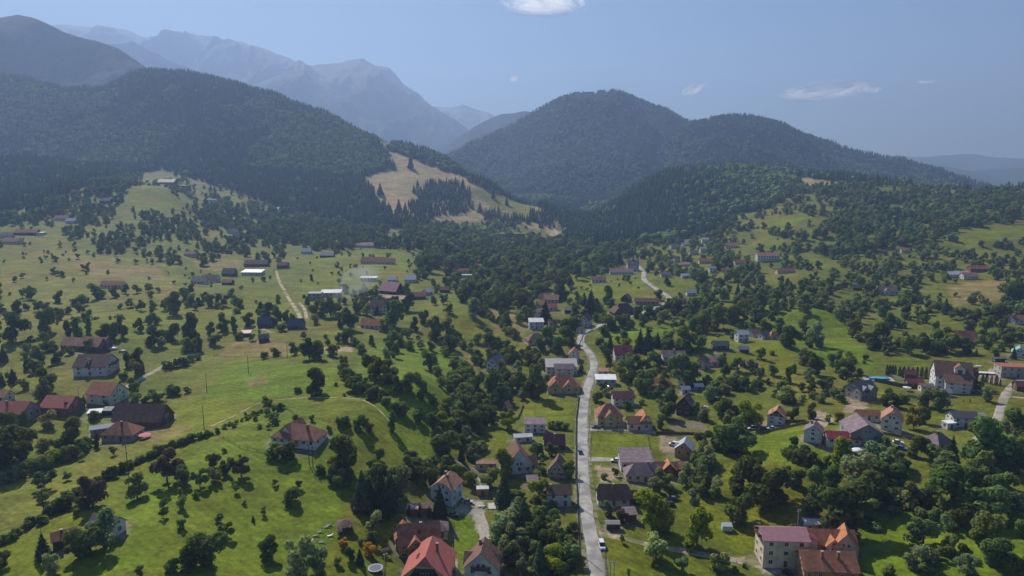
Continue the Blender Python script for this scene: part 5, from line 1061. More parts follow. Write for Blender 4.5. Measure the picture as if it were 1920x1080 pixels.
    for a, b, w, rc, wc, lb in [(1322,456,14,'ltgrey','white','tall far white house at the head of the valley'),(1285,462,16,'ltgrey','white','far pale house left of the tall white one'),(1262,467,14,'mauve','white','far house with mauve roof at the valley head'),(1318,474,14,'ltgrey','white','far white cabin below the tall white house'),(1322,495,26,'rust','cream','far house with long red roof in the valley trees'),(1386,497,22,'rust','white','far red-roofed house near the long white guesthouse'),(1286,500,18,'pink','white','far house with pink roof at the valley bottom'),(1248,520,20,'mauve','white','far mauve-roofed house just right of the church'),(1243,503,18,'tile','white','far tiled house above the church road'),(1284,522,16,'white','white','far house with glinting white roof in trees'),(1335,512,14,'ltgrey','white','far pale cottage right of the glinting roof'),(1295,555,20,'ltgrey','white','pale house beside the upper road end'),(1278,570,18,'brown','cream','brown-roofed cottage right of the upper road bend'),(1372,466,26,'tile','cream','far long tiled roof on the wooded slope'),(1300,478,16,'mauve','white','far small house with dull mauve roof at the valley head'),(1360,512,18,'brown','white','far brown-roofed cottage below the long white guesthouse'),(1268,492,14,'brown','white','far brown-roofed cottage left of a pink roof')]:
        Hs(a,b,w,.6,(a*7) % 40-20,1 if w > 14 else 2,'gable',rc,wc,lb,pitch=.8)
# ------------------------------------------------------------------ roads
ROADS = [] # world polylines kept free of trees
def smooth(P, n=3):
    for _ in range(n):
        Q = [P[0]]
        for a, b in zip(P, P[1:]): Q += [tuple(.75*i+.25*j for i, j in zip(a, b)), tuple(.25*i+.75*j for i, j in zip(a, b))]
        P = Q+[P[-1]]
    return P
def road(name, pl, w0, w1, mat, lift=.14, label=None):
    P = smooth([ground(*p)[:2] for p in pl]); ROADS.append((P, max(w0, w1)/2+.6))
    D = [0]
    for a, b in zip(P, P[1:]): D.append(D[-1]+math.hypot(b[0]-a[0], b[1]-a[1]))
    s = np.linspace(0, D[-1], max(2, int(D[-1]/1.8))); X = np.interp(s, D, [p[0] for p in P]); Y = np.interp(s, D, [p[1] for p in P])
    k = np.ones(9)/9
    tx, ty = np.gradient(X), np.gradient(Y); l = np.hypot(tx, ty)+1e-9; nx, ny = -ty/l, tx/l
    V = []; q = np.linspace(-1, 1, 9); ex = fbm(s/6., s*0, 7, 3)-.5; ex2 = fbm(s/6.+90, s*0, 9, 3)-.5
    wd = np.interp(s, [0, D[-1]], [w0, w1])/2
    for j in q:
        e = wd*j+(ex if j < 0 else ex2)*abs(j)*w0*.16
        x = X+nx*e; y = Y+ny*e; V.append(np.stack([x, y, zt(x, y)+lift*(1-.9*abs(j)**6)], -1))
    V = np.stack(V, 1)
    V = V.reshape(-1, 3)
    o = link(bpy.data.objects.new(name, raw_mesh(name, V, grid_faces(len(s), 9)[:, ::-1], mat, True))); tag(o, label, None, None, 'structure')
def build_roads():
    A = noise_mat('worn_asphalt', (.31,.295,.275), (.43,.41,.385), .35, .9, 6, (.23,.22,.21), .12); G = noise_mat('gravel', (.27,.245,.21), (.41,.375,.32), .9, .95, 6, (.20,.19,.12), .15); T = noise_mat('dirt_track', (.34,.27,.18), (.48,.39,.27), .7, .95, 6, (.15,.16,.06), .2)
    road('road', [(1125,1110),(1121,1080),(1113,1030),(1101,970),(1094,910),(1092,835),(1092,790),(1097,740),(1108,706),(1116,685),(1107,662),(1088,645),(1089,630),(1102,620),(1120,613),(1150,600),(1200,590),(1232,577),(1248,569),(1257,560),(1245,550),(1222,537),(1204,524),(1209,511),(1199,500),(1187,490)], 5.7, 4.8, A, label='pale worn village road running up the valley')
    VG = noise_mat('trodden_verge', (.13,.14,.05), (.26,.225,.16), .5, .95, 6, (.09,.115,.02), .35)
    road('verge', [(1125,1110),(1121,1080),(1113,1030),(1101,970),(1094,910),(1092,835),(1092,790),(1097,740),(1108,706),(1116,685),(1107,662),(1088,645)], 8.6, 7.4, VG, .07)
    road('lane', [(1102,806),(1150,806),(1200,808),(1240,813),(1300,816),(1360,818),(1400,826)], 3.6, 3.0, G); road('lane', [(1103,861),(1130,861),(1160,863)], 4.5, 4., G)
    road('path', [(1122,1000),(1140,1004),(1165,1009),(1205,1019),(1260,1030),(1340,1044),(1400,1056),(1430,1062)], 3.0, 3.0, T)
    road('lane', [(1940,700),(1915,712),(1897,724),(1884,742),(1876,765),(1868,790)], 4.6, 4., G); road('lane', [(1884,742),(1905,745),(1940,748)], 3., 3., G); road('lane', [(1868,795),(1845,812),(1830,830)], 4, 5, G)
    road('path', [(518,508),(524,530),(537,552),(552,575),(566,601)], 2.8, 3.2, T); road('path', [(562,568),(572,580),(575,598)], 2.4, 2.8, T); road('path', [(470,613),(495,617),(512,624)], 3, 2.5, G)
    road('path', [(395,800),(440,780),(480,756),(530,749),(590,745),(650,747),(690,752),(730,790)], 1.1, .8, T); road('path', [(235,728),(262,712),(292,696),(318,680),(345,668)], 3.2, 3., G)
    road('path', [(845,400),(880,410),(920,416)], 5, 5, T); road('path', [(1030,418),(1042,432),(1050,444),(1035,452)], 7, 12, T); road('path', [(745,318),(790,330),(850,360),(900,385),(960,400)], 3, 3, T)
    road('path', [(868,943),(895,955),(905,985),(910,1012)], 5, 3.6, G)
    road('path', [(847,1048),(846,1090)], 4, 4, G)
    road('path', [(1350,440),(1400,415),(1450,400)], 2, 2, T)

# ------------------------------------------------------------------ small things of the village
def mat_plain(name, c, rough=.5, spec=.4, metal=0): return noise_mat(name, [v*.92 for v in c], [min(.85, v*1.05) for v in c], 3., rough, 3, spec=spec, metal=metal)
def car(px, py, yaw, colr, label, van=False, group=None, zlift=.16):
    x, y, z = ground(px, py); o = empty('car' if not van else 'van', (x, y, z+zlift), R(yaw)); tag(o, label, 'van' if van else 'car', group)
    key = 'paint'+str(colr)
    m = _mc.get(key) or _mc.setdefault(key, mat_plain('car_paint', colr, .25, .6)); g = GLASS
    L, W = (4.9, 1.9) if van else (4.3, 1.78); hb, hc = (1.0, 1.95) if van else (.82, 1.45)
    s = [(-L/2, .35), (-L/2, hb*.85), (-L*.42, hb), (L*.2, hb), (L*.46, hb*.82), (L/2, .6), (L/2, .32)]
    def prof(p, w0, name, mt, par):
        n = len(p); V = [(a, -w0, b) for a, b in p]+[(a, w0, b) for a, b in p]
        return MB().add(V, [tuple(range(n)), tuple(range(2*n-1, n-1, -1))]+[(i, i+n, (i+1) % n+n, (i+1) % n) for i in range(n)]).build(name, mt, par)
    prof(s, W/2, 'body', m, o)
    c = [(-L*.47, hb), (-L*.43, hc), (L*.12, hc), (L*.27, hb)] if van else [(-L*.40, hb), (-L*.30, hc), (L*.06, hc), (L*.22, hb)]
    prof([(a, b-.003) for a, b in c], W/2-.1, 'window', g, o)
    d = [(c[1][0]+.03, hc+.002), (c[1][0]+.12, hc+.06), (c[2][0]-.12, hc+.06), (c[2][0]-.03, hc+.002)]; prof(d, W/2-.14, 'roof', m, o)
    for sx in (-.3, .31):
        for sy in (-1, 1):
            M = Matrix.Translation((sx*L, sy*(W/2-.06), .32)) @ Matrix.Rotation(math.pi/2, 4, 'X')
            MB().cyl(0, 0, -.1, .1, .32, sides=12, M=M).build('wheel', TYRE, o)
    for sy in (-1, 1): MB().box(L/2-.04, L/2+.02, sy*W*.36-.16, sy*W*.36+.16, .58, .72).build('headlight', FRAME, o)
    return o
def pole(px, py, hp, label, mat, group, arm=1, double=False):
    x, y, z = ground(px, py); h = hp*project(x, y, z)[2]/F/.95
    o = empty('utility_pole', (x, y, z), rng.uniform(-.4, .4)); tag(o, label, 'utility pole', group)
    MB().cyl(0, 0, -.5, h, .17, .10).build('post', mat, o)
    for i in range(arm):
        zz = h-.35-i*.6
        MB().box(-.8, .8, -.17, -.105, zz, zz+.12).build('crossarm', mat, o)
        for s in (-.7, .7): MB().cyl(s, -.14, zz+.12, zz+.34, .05).build('insulator', FRAME, o)
    o['h'] = h
    return o
def wire(a, b, za, zb, label):
    p = Vector(a.location)+Vector((0, 0, za)); q = Vector(b.location)+Vector((0, 0, zb)); n = 14
    sag = (q-p).length*.022
    pts = [p.lerp(q, i/n)-Vector((0, 0, sag*4*(i/n)*(1-i/n))) for i in range(n+1)]
    v, f = tube(pts, [.022]*(n+1), 4)
    o = link(bpy.data.objects.new('power_cable', raw_mesh('power_cable', v, f, CABLE))); tag(o, label, 'power cable', 'cables strung along the village poles')
def fence(pl, label, mat, hgt=1.2, step=3.2, solid=False):
    P = [ground(*p)[:2] for p in pl]; D = [0]
    for a, b in zip(P, P[1:]): D.append(D[-1]+math.hypot(b[0]-a[0], b[1]-a[1]))
    n = max(2, min(90, int(D[-1]/step))); s = np.linspace(0, D[-1], n+1); X = np.interp(s, D, [p[0] for p in P]); Y = np.interp(s, D, [p[1] for p in P]); Z = zt(X, Y)
    o = empty('fence', (float(X[0]), float(Y[0]), float(Z[0]))); tag(o, label, 'fence'); B = Vector(o.location)
    pts = [Vector((float(a), float(b), float(c)))-B for a, b, c in zip(X, Y, Z)]
    for p in pts: MB().box(p.x-.06, p.x+.06, p.y-.06, p.y+.06, p.z-.3, p.z+hgt).build('post', mat, o)
    r = MB(); bands = [(.08, hgt-.05)] if solid else [(hgt*.42, hgt*.52), (hgt*.82, hgt*.92)]
    for p, q in zip(pts, pts[1:]):
        d = (q-p); nrm = Vector((-d.y, d.x, 0)).normalized()*.03
        for z0, z1 in bands:
            r.add([p+nrm+Vector((0,0,z0)), q+nrm+Vector((0,0,z0)), q-nrm+Vector((0,0,z0)), p-nrm+Vector((0,0,z0)), p+nrm+Vector((0,0,z1)), q+nrm+Vector((0,0,z1)), q-nrm+Vector((0,0,z1)), p-nrm+Vector((0,0,z1))], [(3,2,1,0),(4,5,6,7),(0,1,5,4),(1,2,6,5),(2,3,7,6),(3,0,4,7)])
    r.build('panel' if solid else 'rail', mat, o)
def at(px, py, rz=0, name='thing', label='', cat='', group=None, lift=.02):
    x, y, z = ground(px, py); o = empty(name, (x, y, z+lift), R(rz)); tag(o, label, cat, group); return o

def build_props():
    global TYRE, CABLE
    TYRE = mat_plain('tyre_rubber', (.02,.02,.02), .8, .2); CABLE = mat_plain('cable', (.03,.03,.03), .6)
    W, SI, BK, BL = (.72,.73,.74), (.42,.43,.45), (.03,.03,.035), (.08,.12,.28)
    car(877,944,4,SI,'silver car parked in the gravel yard'); car(850,968,-4,(.16,.15,.15),'dark grey car parked at the corner of the small lawn')
    car(1128,1027,-88,W,'white van driving down the village road', True); car(1154,866,176,W,'white car parked at the end of the short lane'); car(1117,803,180,BL,'dark blue car parked at the lane corner by the yellow villa')
    car(1255,948,170,BK,'black car parked under the bright green tree'); car(1260,938,175,(.1,.11,.13),'dark grey car parked behind the black car')
    car(1411,806,178,W,'white van parked beside the white dark-gabled house', True); car(1430,806,178,(.2,.2,.22),'grey car parked between a van and a house'); car(1446,806,178,SI,'silver car parked next to the pinkish grey roof')
    car(1691,843,-40,BL,'blue car with white roof parked on the garden lawn'); car(1684,832,-20,W,'small white trailer car parked behind the blue one'); car(1827,792,170,W,'white car parked under the carport'); car(1832,738,150,BL,'blue car in the shade of the huge guesthouse')
    car(1263,836,150,W,'white pickup parked on the bare sandy yard', True); car(1143,728,30,(.35,.06,.05),'small red and white car behind the blue roadside shop'); car(1478,1079,-60,BK,'black car parked in front of the cream hotel'); car(1204,948,180,BK,'black car under the open barn beside the old farmhouse')
    car(1832,800,10,BK,'dark car parked next to the white one at the carport'); car(850,1075,92,(.12,.12,.14),'dark motor buggy parked on the pale drive beside the red roof'); car(1190,522,40,W,'far white car parked on the church road'); car(1196,540,40,SI,'far silver car beside the upper valley road')
    car(1088,850,92,BL,'blue car parked on the left verge of the road')
    CO = mat_plain('concrete_pole', (.36,.35,.33), .9); WO = mat_plain('tarred_pole', (.05,.04,.033), .9)
    fp = [pole(a, b, h, l, WO, 'poles in the open field', 1) for a, b, h, l in [(466,700,31,'dark pole at the top of the bright meadow, farthest of the field poles'),(388,735,34,'dark pole in the middle of the bright meadow'),(383,806,44,'dark pole at the hedge, nearest the big barn'),(241,893,64,'dark pole rising from the dark hedge bushes'),(83,965,68,'dark pole beside the thin tree on the left meadow'),(539,672,30,'dark pole beside the bare brown field')]]
    d = [pole(a, b, h, l, WO, 'twin poles below the lone farmhouse', 1) for a, b, h, l in [(580,872,38,'left one of two poles below the lone meadow farmhouse'),(587,876,38,'right one of two poles below the lone meadow farmhouse')]]
    rp = [pole(a, b, h, l, CO, 'concrete poles along the road', 2) for a, b, h, l in [(1088,1040,70,'concrete pole on the left verge of the road, nearest the camera'),(1085,950,60,'concrete pole beside the white roadside house'),(1079,895,48,'concrete pole on the left verge next to the pointed grey house'),(1079,835,38,'concrete pole on the left verge next to the wine-red roof'),(1080,790,34,'concrete pole at the corner of the roadside meadow'),(1083,752,30,'concrete pole left of the road by the yellow house'),(1104,692,26,'concrete pole beside the road bend'),(1092,650,20,'concrete pole at the upper road bend')]]
    cp = [pole(a, b, h, l, CO, 'concrete poles along the lane', 2) for a, b, h, l in [(1121,815,40,'concrete pole at the front corner of the yellow villa'),(1160,812,42,'concrete pole by the dark red gate shed'),(1105,812,34,'slim pole at the mouth of the lane'),(1447,800,32,'concrete pole in front of the white dark-gabled house'),(1495,994,40,'pale metal pole behind the cream hotel'),(1003,785,26,'lone pole behind the mauve lean roof'),(855,962,46,'pale pole in front of the patchy orange roof'),(148,745,20,'short dark pole behind the brick house'),(1895,756,26,'dark pole beside the right-hand road fork')]]
    tw = [pole(a, b, h, l, CO, 'twin poles at the roadside', 3) for a, b, h, l in [(1144,1085,34,'left of two poles with crossarms at the near roadside meadow'),(1151,1085,34,'right of two poles with crossarms at the near roadside meadow')]]
    for i in range(len(rp)-1): wire(rp[i], rp[i+1], rp[i]['h']-.1, rp[i+1]['h']-.1, 'thin cable between roadside poles, span %s' % ('nearest the camera', 'past the white roadside house', 'past the pointed grey house', 'past the wine-red roof', 'along the roadside meadow', 'past the yellow red-roofed house', 'at the upper bend')[i])
    for a, b, l in ((fp[0], fp[1], 'thin cable across the top of the bright meadow'), (fp[1], fp[2], 'thin cable across the middle of the bright meadow'), (fp[2], fp[3], 'thin cable along the hedge'), (fp[3], fp[4], 'thin cable over the left meadow'), (cp[0], cp[1], 'thin cable over the lane by the yellow villa'), (d[1], rp[2], 'long thin cable from the twin poles to the road')): wire(a, b, a['h']-.1, b['h']-.1, l)
    PF = mat_plain('weathered_boards', (.16,.12,.09), .9); CW = mat_plain('concrete_wall', (.32,.31,.29), .9)
    fence([(1086,1040),(1083,960),(1080,900),(1080,830),(1080,790),(1085,745)], 'grey paling fence along the left verge of the road', mat_plain('grey_paling', (.2,.19,.18), .9), 1.2, 3.2, True)
    fence([(1107,815),(1106,862)], 'low fence between the road and the square lawn', PF, 1.1, 3); fence([(1212,812),(1218,842)], 'wire fence dividing the square lawn', PF, 1.1, 3); fence([(1108,812),(1160,813),(1212,814)], 'low fence along the lane side of the square lawn', PF, 1.1, 3)
    fence([(1130,1010),(1133,1045),(1137,1085)], 'post fence along the near right verge of the road', PF, 1.2, 3); fence([(1255,1030),(1330,1043),(1400,1060)], 'grey fence above the dirt track to the hotel', CW, 1.3, 3)
    fence([(1230,814),(1290,816),(1345,818)], 'dark red board fence along the end of the lane', mat_plain('red_boards', (.13,.05,.045), .9), 1.5, 3, True)
    fence([(125,602),(170,590),(220,583),(310,562)], 'long wooden fence across the upper left orchard', PF, 1.3, 4); fence([(340,595),(390,585),(450,575)], 'wooden fence across the middle orchard', PF, 1.3, 4)
    fence([(400,668),(470,670),(545,673)], 'pale fence at the top of the bright meadow', PF, 1.1, 4); fence([(530,760),(560,785),(640,795),(700,808)], 'wire fence curving behind the lone farmhouse', PF, 1.1, 4); fence([(410,818),(450,840),(500,850)], 'wire fence left of the lone farmhouse', PF, 1.1, 4)
    fence([(850,980),(848,1040)], 'low fence along the small lawn', PF, .9, 2.5); fence([(1640,716),(1690,727),(1710,728)], 'long dark retaining wall in front of the pool', mat_plain('dark_stone_wall', (.07,.07,.075), .9), 2.4, 3, True); fence([(1658,701),(1690,712)], 'pale board fence beside the swimming pool', mat_plain('pale_boards', (.36,.32,.28), .9), 1.6, 3, True)
    fence([(1700,745),(1725,748)], 'grey stone garden wall below the timber lodge', CW, 1.6, 3, True); fence([(690,560),(720,555)], 'low fence below the big brown barn', PF, 1.1, 3); fence([(1085,648),(1094,628),(1112,620)], 'white guard rail on the narrow road bend', mat_plain('white_rail', (.6,.6,.58), .7), .9, 3, True)
    # swimming pool with deck
    o = at(1647,712,-8,'swimming_pool','raised turquoise swimming pool on a pale deck by the dark wall','pool')
    MB().box(-8,8,-4,4,-.6,.5).build('deck', mat_plain('pool_deck', (.42,.38,.34), .8), o); MB().box(-5.6,5.6,-2.3,2.3,.505,1.2).build('basin', mat_plain('pool_side', (.03,.07,.13), .5), o); MB().box(-5.2,5.2,-1.9,1.9,1.203,1.23).build('water', mat_plain('pool_water', (.05,.38,.55), .05, .6), o)
    o = at(1850,702,-14,'swimming_pool','long blue tarp-covered pool beside the unfinished block','pool'); MB().box(-6,6,-1.6,1.6,0,.9).build('basin', mat_plain('tarp_blue', (.12,.22,.48), .5), o); MB().box(-6.15,6.15,-1.75,1.75,.903,1.0).build('rim', FRAME, o)
    # gazebo, sun loungers, trampoline on the lower lawn
    o = at(647,993,0,'gazebo','round timber gazebo with dark conical roof on the lower lawn','gazebo'); k = MB(); k.cyl(0,0,0,.25,2.7,sides=12); k.build('floor', WOODM, o); MB().cyl(0,0,2.3,3.6,3.1,.25,sides=14).build('roof', roof_mat('dkbrown'), o)
    for i in range(8): a = i*math.pi/4; MB().cyl(2.4*math.cos(a),2.4*math.sin(a),.253,2.35,.1).build('post', WOODM, o)
    MB().box(-1,1,-.6,.6,.95,1.05).box(-.1,.1,-.1,.1,.253,.95).build('table', WOODL, o)
    GL = mat_plain('green_plastic', (.04,.13,.13), .6); WL = mat_plain('white_plastic', (.62,.6,.62), .5)
    def lounger(px, py, m, lb):
        o = at(px, py, 25, 'sun_lounger', lb, 'sun lounger', 'sun loungers on the lower lawn'); MB().box(-.9,.5,-.32,.32,.3,.38).build('seat', m, o)
        M = Matrix.Translation((.5,0,.34)) @ Matrix.Rotation(-R(40),4,'Y'); MB().box(0,.75,-.32,.32,-.04,.04,M).build('backrest', m, o)
        for sx in (-.8,.4):
            for sy in (-.28,.28): MB().box(sx-.03,sx+.03,sy-.03,sy+.03,0,.3).build('leg', m, o)
    for a, b, m, l in [(592,1006,GL,'green lounger at the lower left end of the row'),(600,999,GL,'green lounger second from the lower left of the row'),(613,990,GL,'green lounger below the topmost one of the row'),(617,986,GL,'green lounger at the top of the row, nearest the gazebo'),(619,1006,WL,'white lounger standing apart below the row'),(603,1018,GL,'green lounger standing alone below the others'),(581,1017,WL,'white lounger beside the pale willow')]: lounger(a, b, m, l)
    o = at(704,1070,0,'trampoline','round blue trampoline on the lawn below the ochre guesthouse','trampoline'); MB().cyl(0,0,.75,.82,1.9,sides=24).build('mat', mat_plain('jump_mat', (.04,.05,.07), .6), o)
    rim = MB(); 
    for i in range(24):
        a0, a1 = i*math.pi/12, (i+1)*math.pi/12; q = lambda r, a, z: (r*math.cos(a), r*math.sin(a), z)
        rim.add([q(1.9,a0,.84),q(2.3,a0,.84),q(2.3,a1,.84),q(1.9,a1,.84)],[(0,1,2,3)])
    rim.build('rim', mat_plain('rim_blue', (.2,.28,.42), .5), o)
    for i in range(6): a = i*math.pi/3; MB().cyl(2.1*math.cos(a),2.1*math.sin(a),0,.8,.05).build('leg', FRAME, o)
    def parasol(px, py, r, h, c, lb):
        o = at(px, py, 0, 'parasol', lb, 'parasol'); MB().cyl(0,0,0,h,.04).build('pole', FRAME, o); MB().cyl(0,0,h-.55,h+.02,r,.05,sides=10).build('canopy', c, o)
    parasol(885,862,2.0,2.5,WL,'round white parasol on the terrace by the stream'); parasol(948,1063,1.6,2.6,mat_plain('brown_canvas',(.12,.085,.07),.8),'brown parasol at the right wall of the white balcony house'); parasol(636,1004,1.2,2.2,mat_plain('dark_canvas',(.07,.05,.045),.8),'small dark parasol in front of the gazebo'); parasol(1700,733,2.2,2.6,WL,'large white parasol left of the timber lodge'); parasol(272,822,2.6,2.2,mat_plain('red_canvas',(.5,.08,.12),.7),'wide pinkish red parasol beside the old stone farmhouse'); parasol(1322,768,1.6,2.2,WL,'white parasol in the garden right of the dark timber house')
    # swing, greenhouse, haystack, trailers and heaps
    o = at(722,1042,35,'garden_swing','timber garden swing under a small roof on the lower lawn','swing'); 
    for sx in (-1.1,1.1): MB().add([(sx-.06,-.8,0),(sx+.06,-.8,0),(sx+.06,-.7,0),(sx-.06,-.7,0),(sx-.06,-.05,2.2),(sx+.06,-.05,2.2),(sx+.06,.05,2.2),(sx-.06,.05,2.2)],[(3,2,1,0),(4,5,6,7),(0,1,5,4),(1,2,6,5),(2,3,7,6),(3,0,4,7)]).build('leg', WOODM, o)
    MB().slab([(-1.5,-.9,1.95),(1.5,-.9,1.95),(1.5,0,2.4),(-1.5,0,2.4)],.08).slab([(-1.5,.003,2.4),(1.5,.003,2.4),(1.5,.9,1.95),(-1.5,.9,1.95)],.08).build('roof', roof_mat('dkbrown'), o); MB().box(-.8,.8,-.3,.2,.5,.58).build('seat', WOODL, o)
    o = at(1362,993,-4,'greenhouse','small glazed greenhouse on the grass left of the hotel','greenhouse'); gm = mat_plain('frosted_panes', (.42,.55,.60), .3); MB().box(-1.7,1.7,-1.4,1.4,0,1.9).build('wall', gm, o); MB().slab([(-1.8,-1.6,1.95),(1.8,-1.6,1.95),(1.8,0,2.8),(-1.8,0,2.8)],.05).slab([(-1.8,.002,2.8),(1.8,.002,2.8),(1.8,1.6,1.95),(-1.8,1.6,1.95)],.05).build('roof', mat_plain('pane_roof', (.5,.62,.66), .3), o)
    f = MB(); 
    for sx in (-1.72,0,1.72): f.box(sx-.04,sx+.04,-1.45,-1.402,0,1.93)
    f.build('frame', WL, o)
    o = at(768,868,0,'haystack','dark brown pointed haystack on the meadow slope','haystack'); v, q = tube([(0,0,0),(0,0,.6),(0,0,1.8),(.05,0,2.9),(.05,0,3.7)],[1.5,1.8,1.4,.7,.08],12); v = v*(1+.09*(vnoise(v[:,0]*3+v[:,2]*4,v[:,1]*3,5)-.5)[:,None]); me = raw_mesh('hay', v, q, noise_mat('old_hay',(.06,.045,.03),(.13,.10,.065),3.)); link(bpy.data.objects.new('hay', me), o); MB().cyl(.05,0,0,4.2,.06).build('pole', WOODM, o)
    def heap(px, py, w, h, c, name, lb, cat):
        o = at(px, py, 0, name, lb, cat); r = np.random.default_rng(int(px)); V, Fc = blob_proto(int(px)); V = V*np.array([w,w*.7,h]); V[:,2] -= h*.25
        me = raw_mesh('sheet', V, Fc, mat_plain('sheet', c, .6)); link(bpy.data.objects.new('sheet', me), o)
        for i in range(3): MB().box(*(lambda a,b: (a-.5,a+.5,b-.12,b+.12,0,.3))(r.uniform(-w*.5,w*.5),-w*.5+i*.3)).build('plank', WOODL, o)
    heap(1613,846,8,1.6,(.66,.66,.68),'tarpaulin_heap','white tarpaulin heap below the grey-brown barn','heap'); heap(212,655,6,2.2,(.6,.62,.68),'tarpaulin_heap','white and blue tarpaulin heap right of the long rusty barn','heap'); heap(231,660,5,2.,(.14,.14,.17),'tarpaulin_heap','dark covered heap right of the white tarpaulin','heap'); heap(890,818,2.2,.8,(.6,.58,.56),'rock_heap','pale stones at the edge of the round lawn','heap'); heap(1835,688,5,1.2,(.5,.47,.43),'rubble_heap','pale building rubble beside the unfinished block','heap'); heap(903,950,3,.7,(.4,.38,.35),'rubble_heap','pale stones along the stream bank by the garage','heap'); heap(1740,664,5,1.4,(.46,.4,.36),'rubble_heap','pale building stones left of the plain red-brown roof','heap')
    o = at(925,950,4,'concrete_pad','pale concrete slab at the edge of the gravel yard','slab'); MB().box(-2.2,2.2,-2.4,2.4,-.5,.25).build('slab', mat_plain('pale_concrete', (.45,.44,.42), .9), o); MB().box(-2.2,-2.05,-2.4,2.4,.252,.5).build('kerb', CW, o)
    # stone-lined stream between the gardens
    road('stream', [(845,862),(868,870),(884,888),(903,901),(902,922),(914,934)], 1.0, 1.1, noise_mat('stream_stones', (.13,.125,.12), (.36,.345,.33), 1.6, .6, 5, (.08,.10,.11), .3), .1)
    # smoke and clouds
    sm = bpy.data.materials.new('smoke'); sm.use_nodes = True; nt = sm.node_tree; nt.nodes.remove(nt.nodes['Principled BSDF']); v = nt.nodes.new('ShaderNodeVolumePrincipled'); v.inputs['Color'].default_value = (.75,.82,.92,1); v.inputs['Anisotropy'].default_value = .4; _tc = N(nt, 'ShaderNodeTexCoord'); _n = N(nt, 'ShaderNodeTexNoise', Scale=.055, Detail=3.); nt.links.new(_tc.outputs['Object'], _n.inputs['Vector']); _r = N(nt, 'ShaderNodeMapRange'); _r.inputs[1].default_value = .38; _r.inputs[2].default_value = .68; _r.inputs[3].default_value = 0; _r.inputs[4].default_value = .04; nt.links.new(_n.outputs['Fac'], _r.inputs[0]); nt.links.new(_r.outputs[0], v.inputs['Density']); nt.links.new(v.outputs[0], nt.nodes['Material Output'].inputs['Volume'])
    x, y, z = ground(606, 566); Vs, Fs, off = [], [], 0
    V, Fc = tube([(0,0,2),(4,1,5),(10,2,9),(20,4,14),(32,6,19),(42,8,23),(50,10,25),(51,10,25)], [.02,4,7.5,11,13,11,5,.02], 14); V = V*(1+.12*(vnoise(V[:,0]/6,V[:,2]/6+V[:,1]/5,3)-.5)[:,None])
    tag(link(bpy.data.objects.new('smoke', raw_mesh('smoke', V+np.array([x,y,z]), Fc, sm, True))), 'thin pale smoke drifting from the unfinished houses', 'smoke', None, 'stuff')
def build_yards():
    bd = mat_plain('garden_boards', (.17,.13,.10), .9); wv = mat_plain('garden_wire', (.22,.21,.2), .8); seen = set(); r = random.Random(5)
    for h in HOUSES:
        if h['y'] > 520 or h['px'] < 640 or h['short'] in seen or ' roofed ' in h['short'] or r.random() < .25: continue
        seen.add(h['short']); a = h['r']+r.uniform(4, 7); b = h['r']+r.uniform(4, 8); yw = r.uniform(-.25, .25); c, s_ = math.cos(yw), math.sin(yw)
        pts = [(-a, b), (-a, -b), (a, -b), (a, b)]; k = r.choice((3, 4, 4)); P = [(h['x']+x*c-y*s_, h['y']+x*s_+y*c) for x, y in pts[:k]]
        if any(seg_dist(np.array([p[0]]), np.array([p[1]]), R_[0])[0] < R_[1]+1.5 for R_ in ROADS for p in P+[((P[i][0]+P[i+1][0])/2, (P[i][1]+P[i+1][1])/2) for i in range(len(P)-1)]): continue
        if any(g is not h and math.hypot(g['x']-(P[i][0]*(1-t)+P[i+1][0]*t), g['y']-(P[i][1]*(1-t)+P[i+1][1]*t)) < g['r']+.6 for g in HOUSES for i in range(len(P)-1) for t in (0, .25, .5, .75, 1)): continue
        fence([tuple(project(x, y, float(zt(x, y)))[:2]) for x, y in P], '%s garden fence around the plot of the %s' % (('brown board', 'grey wire')[len(seen) % 2], h['short']), (bd, wv)[len(seen) % 2], r.uniform(1.0, 1.4), 2.6, len(seen) % 4 == 0)
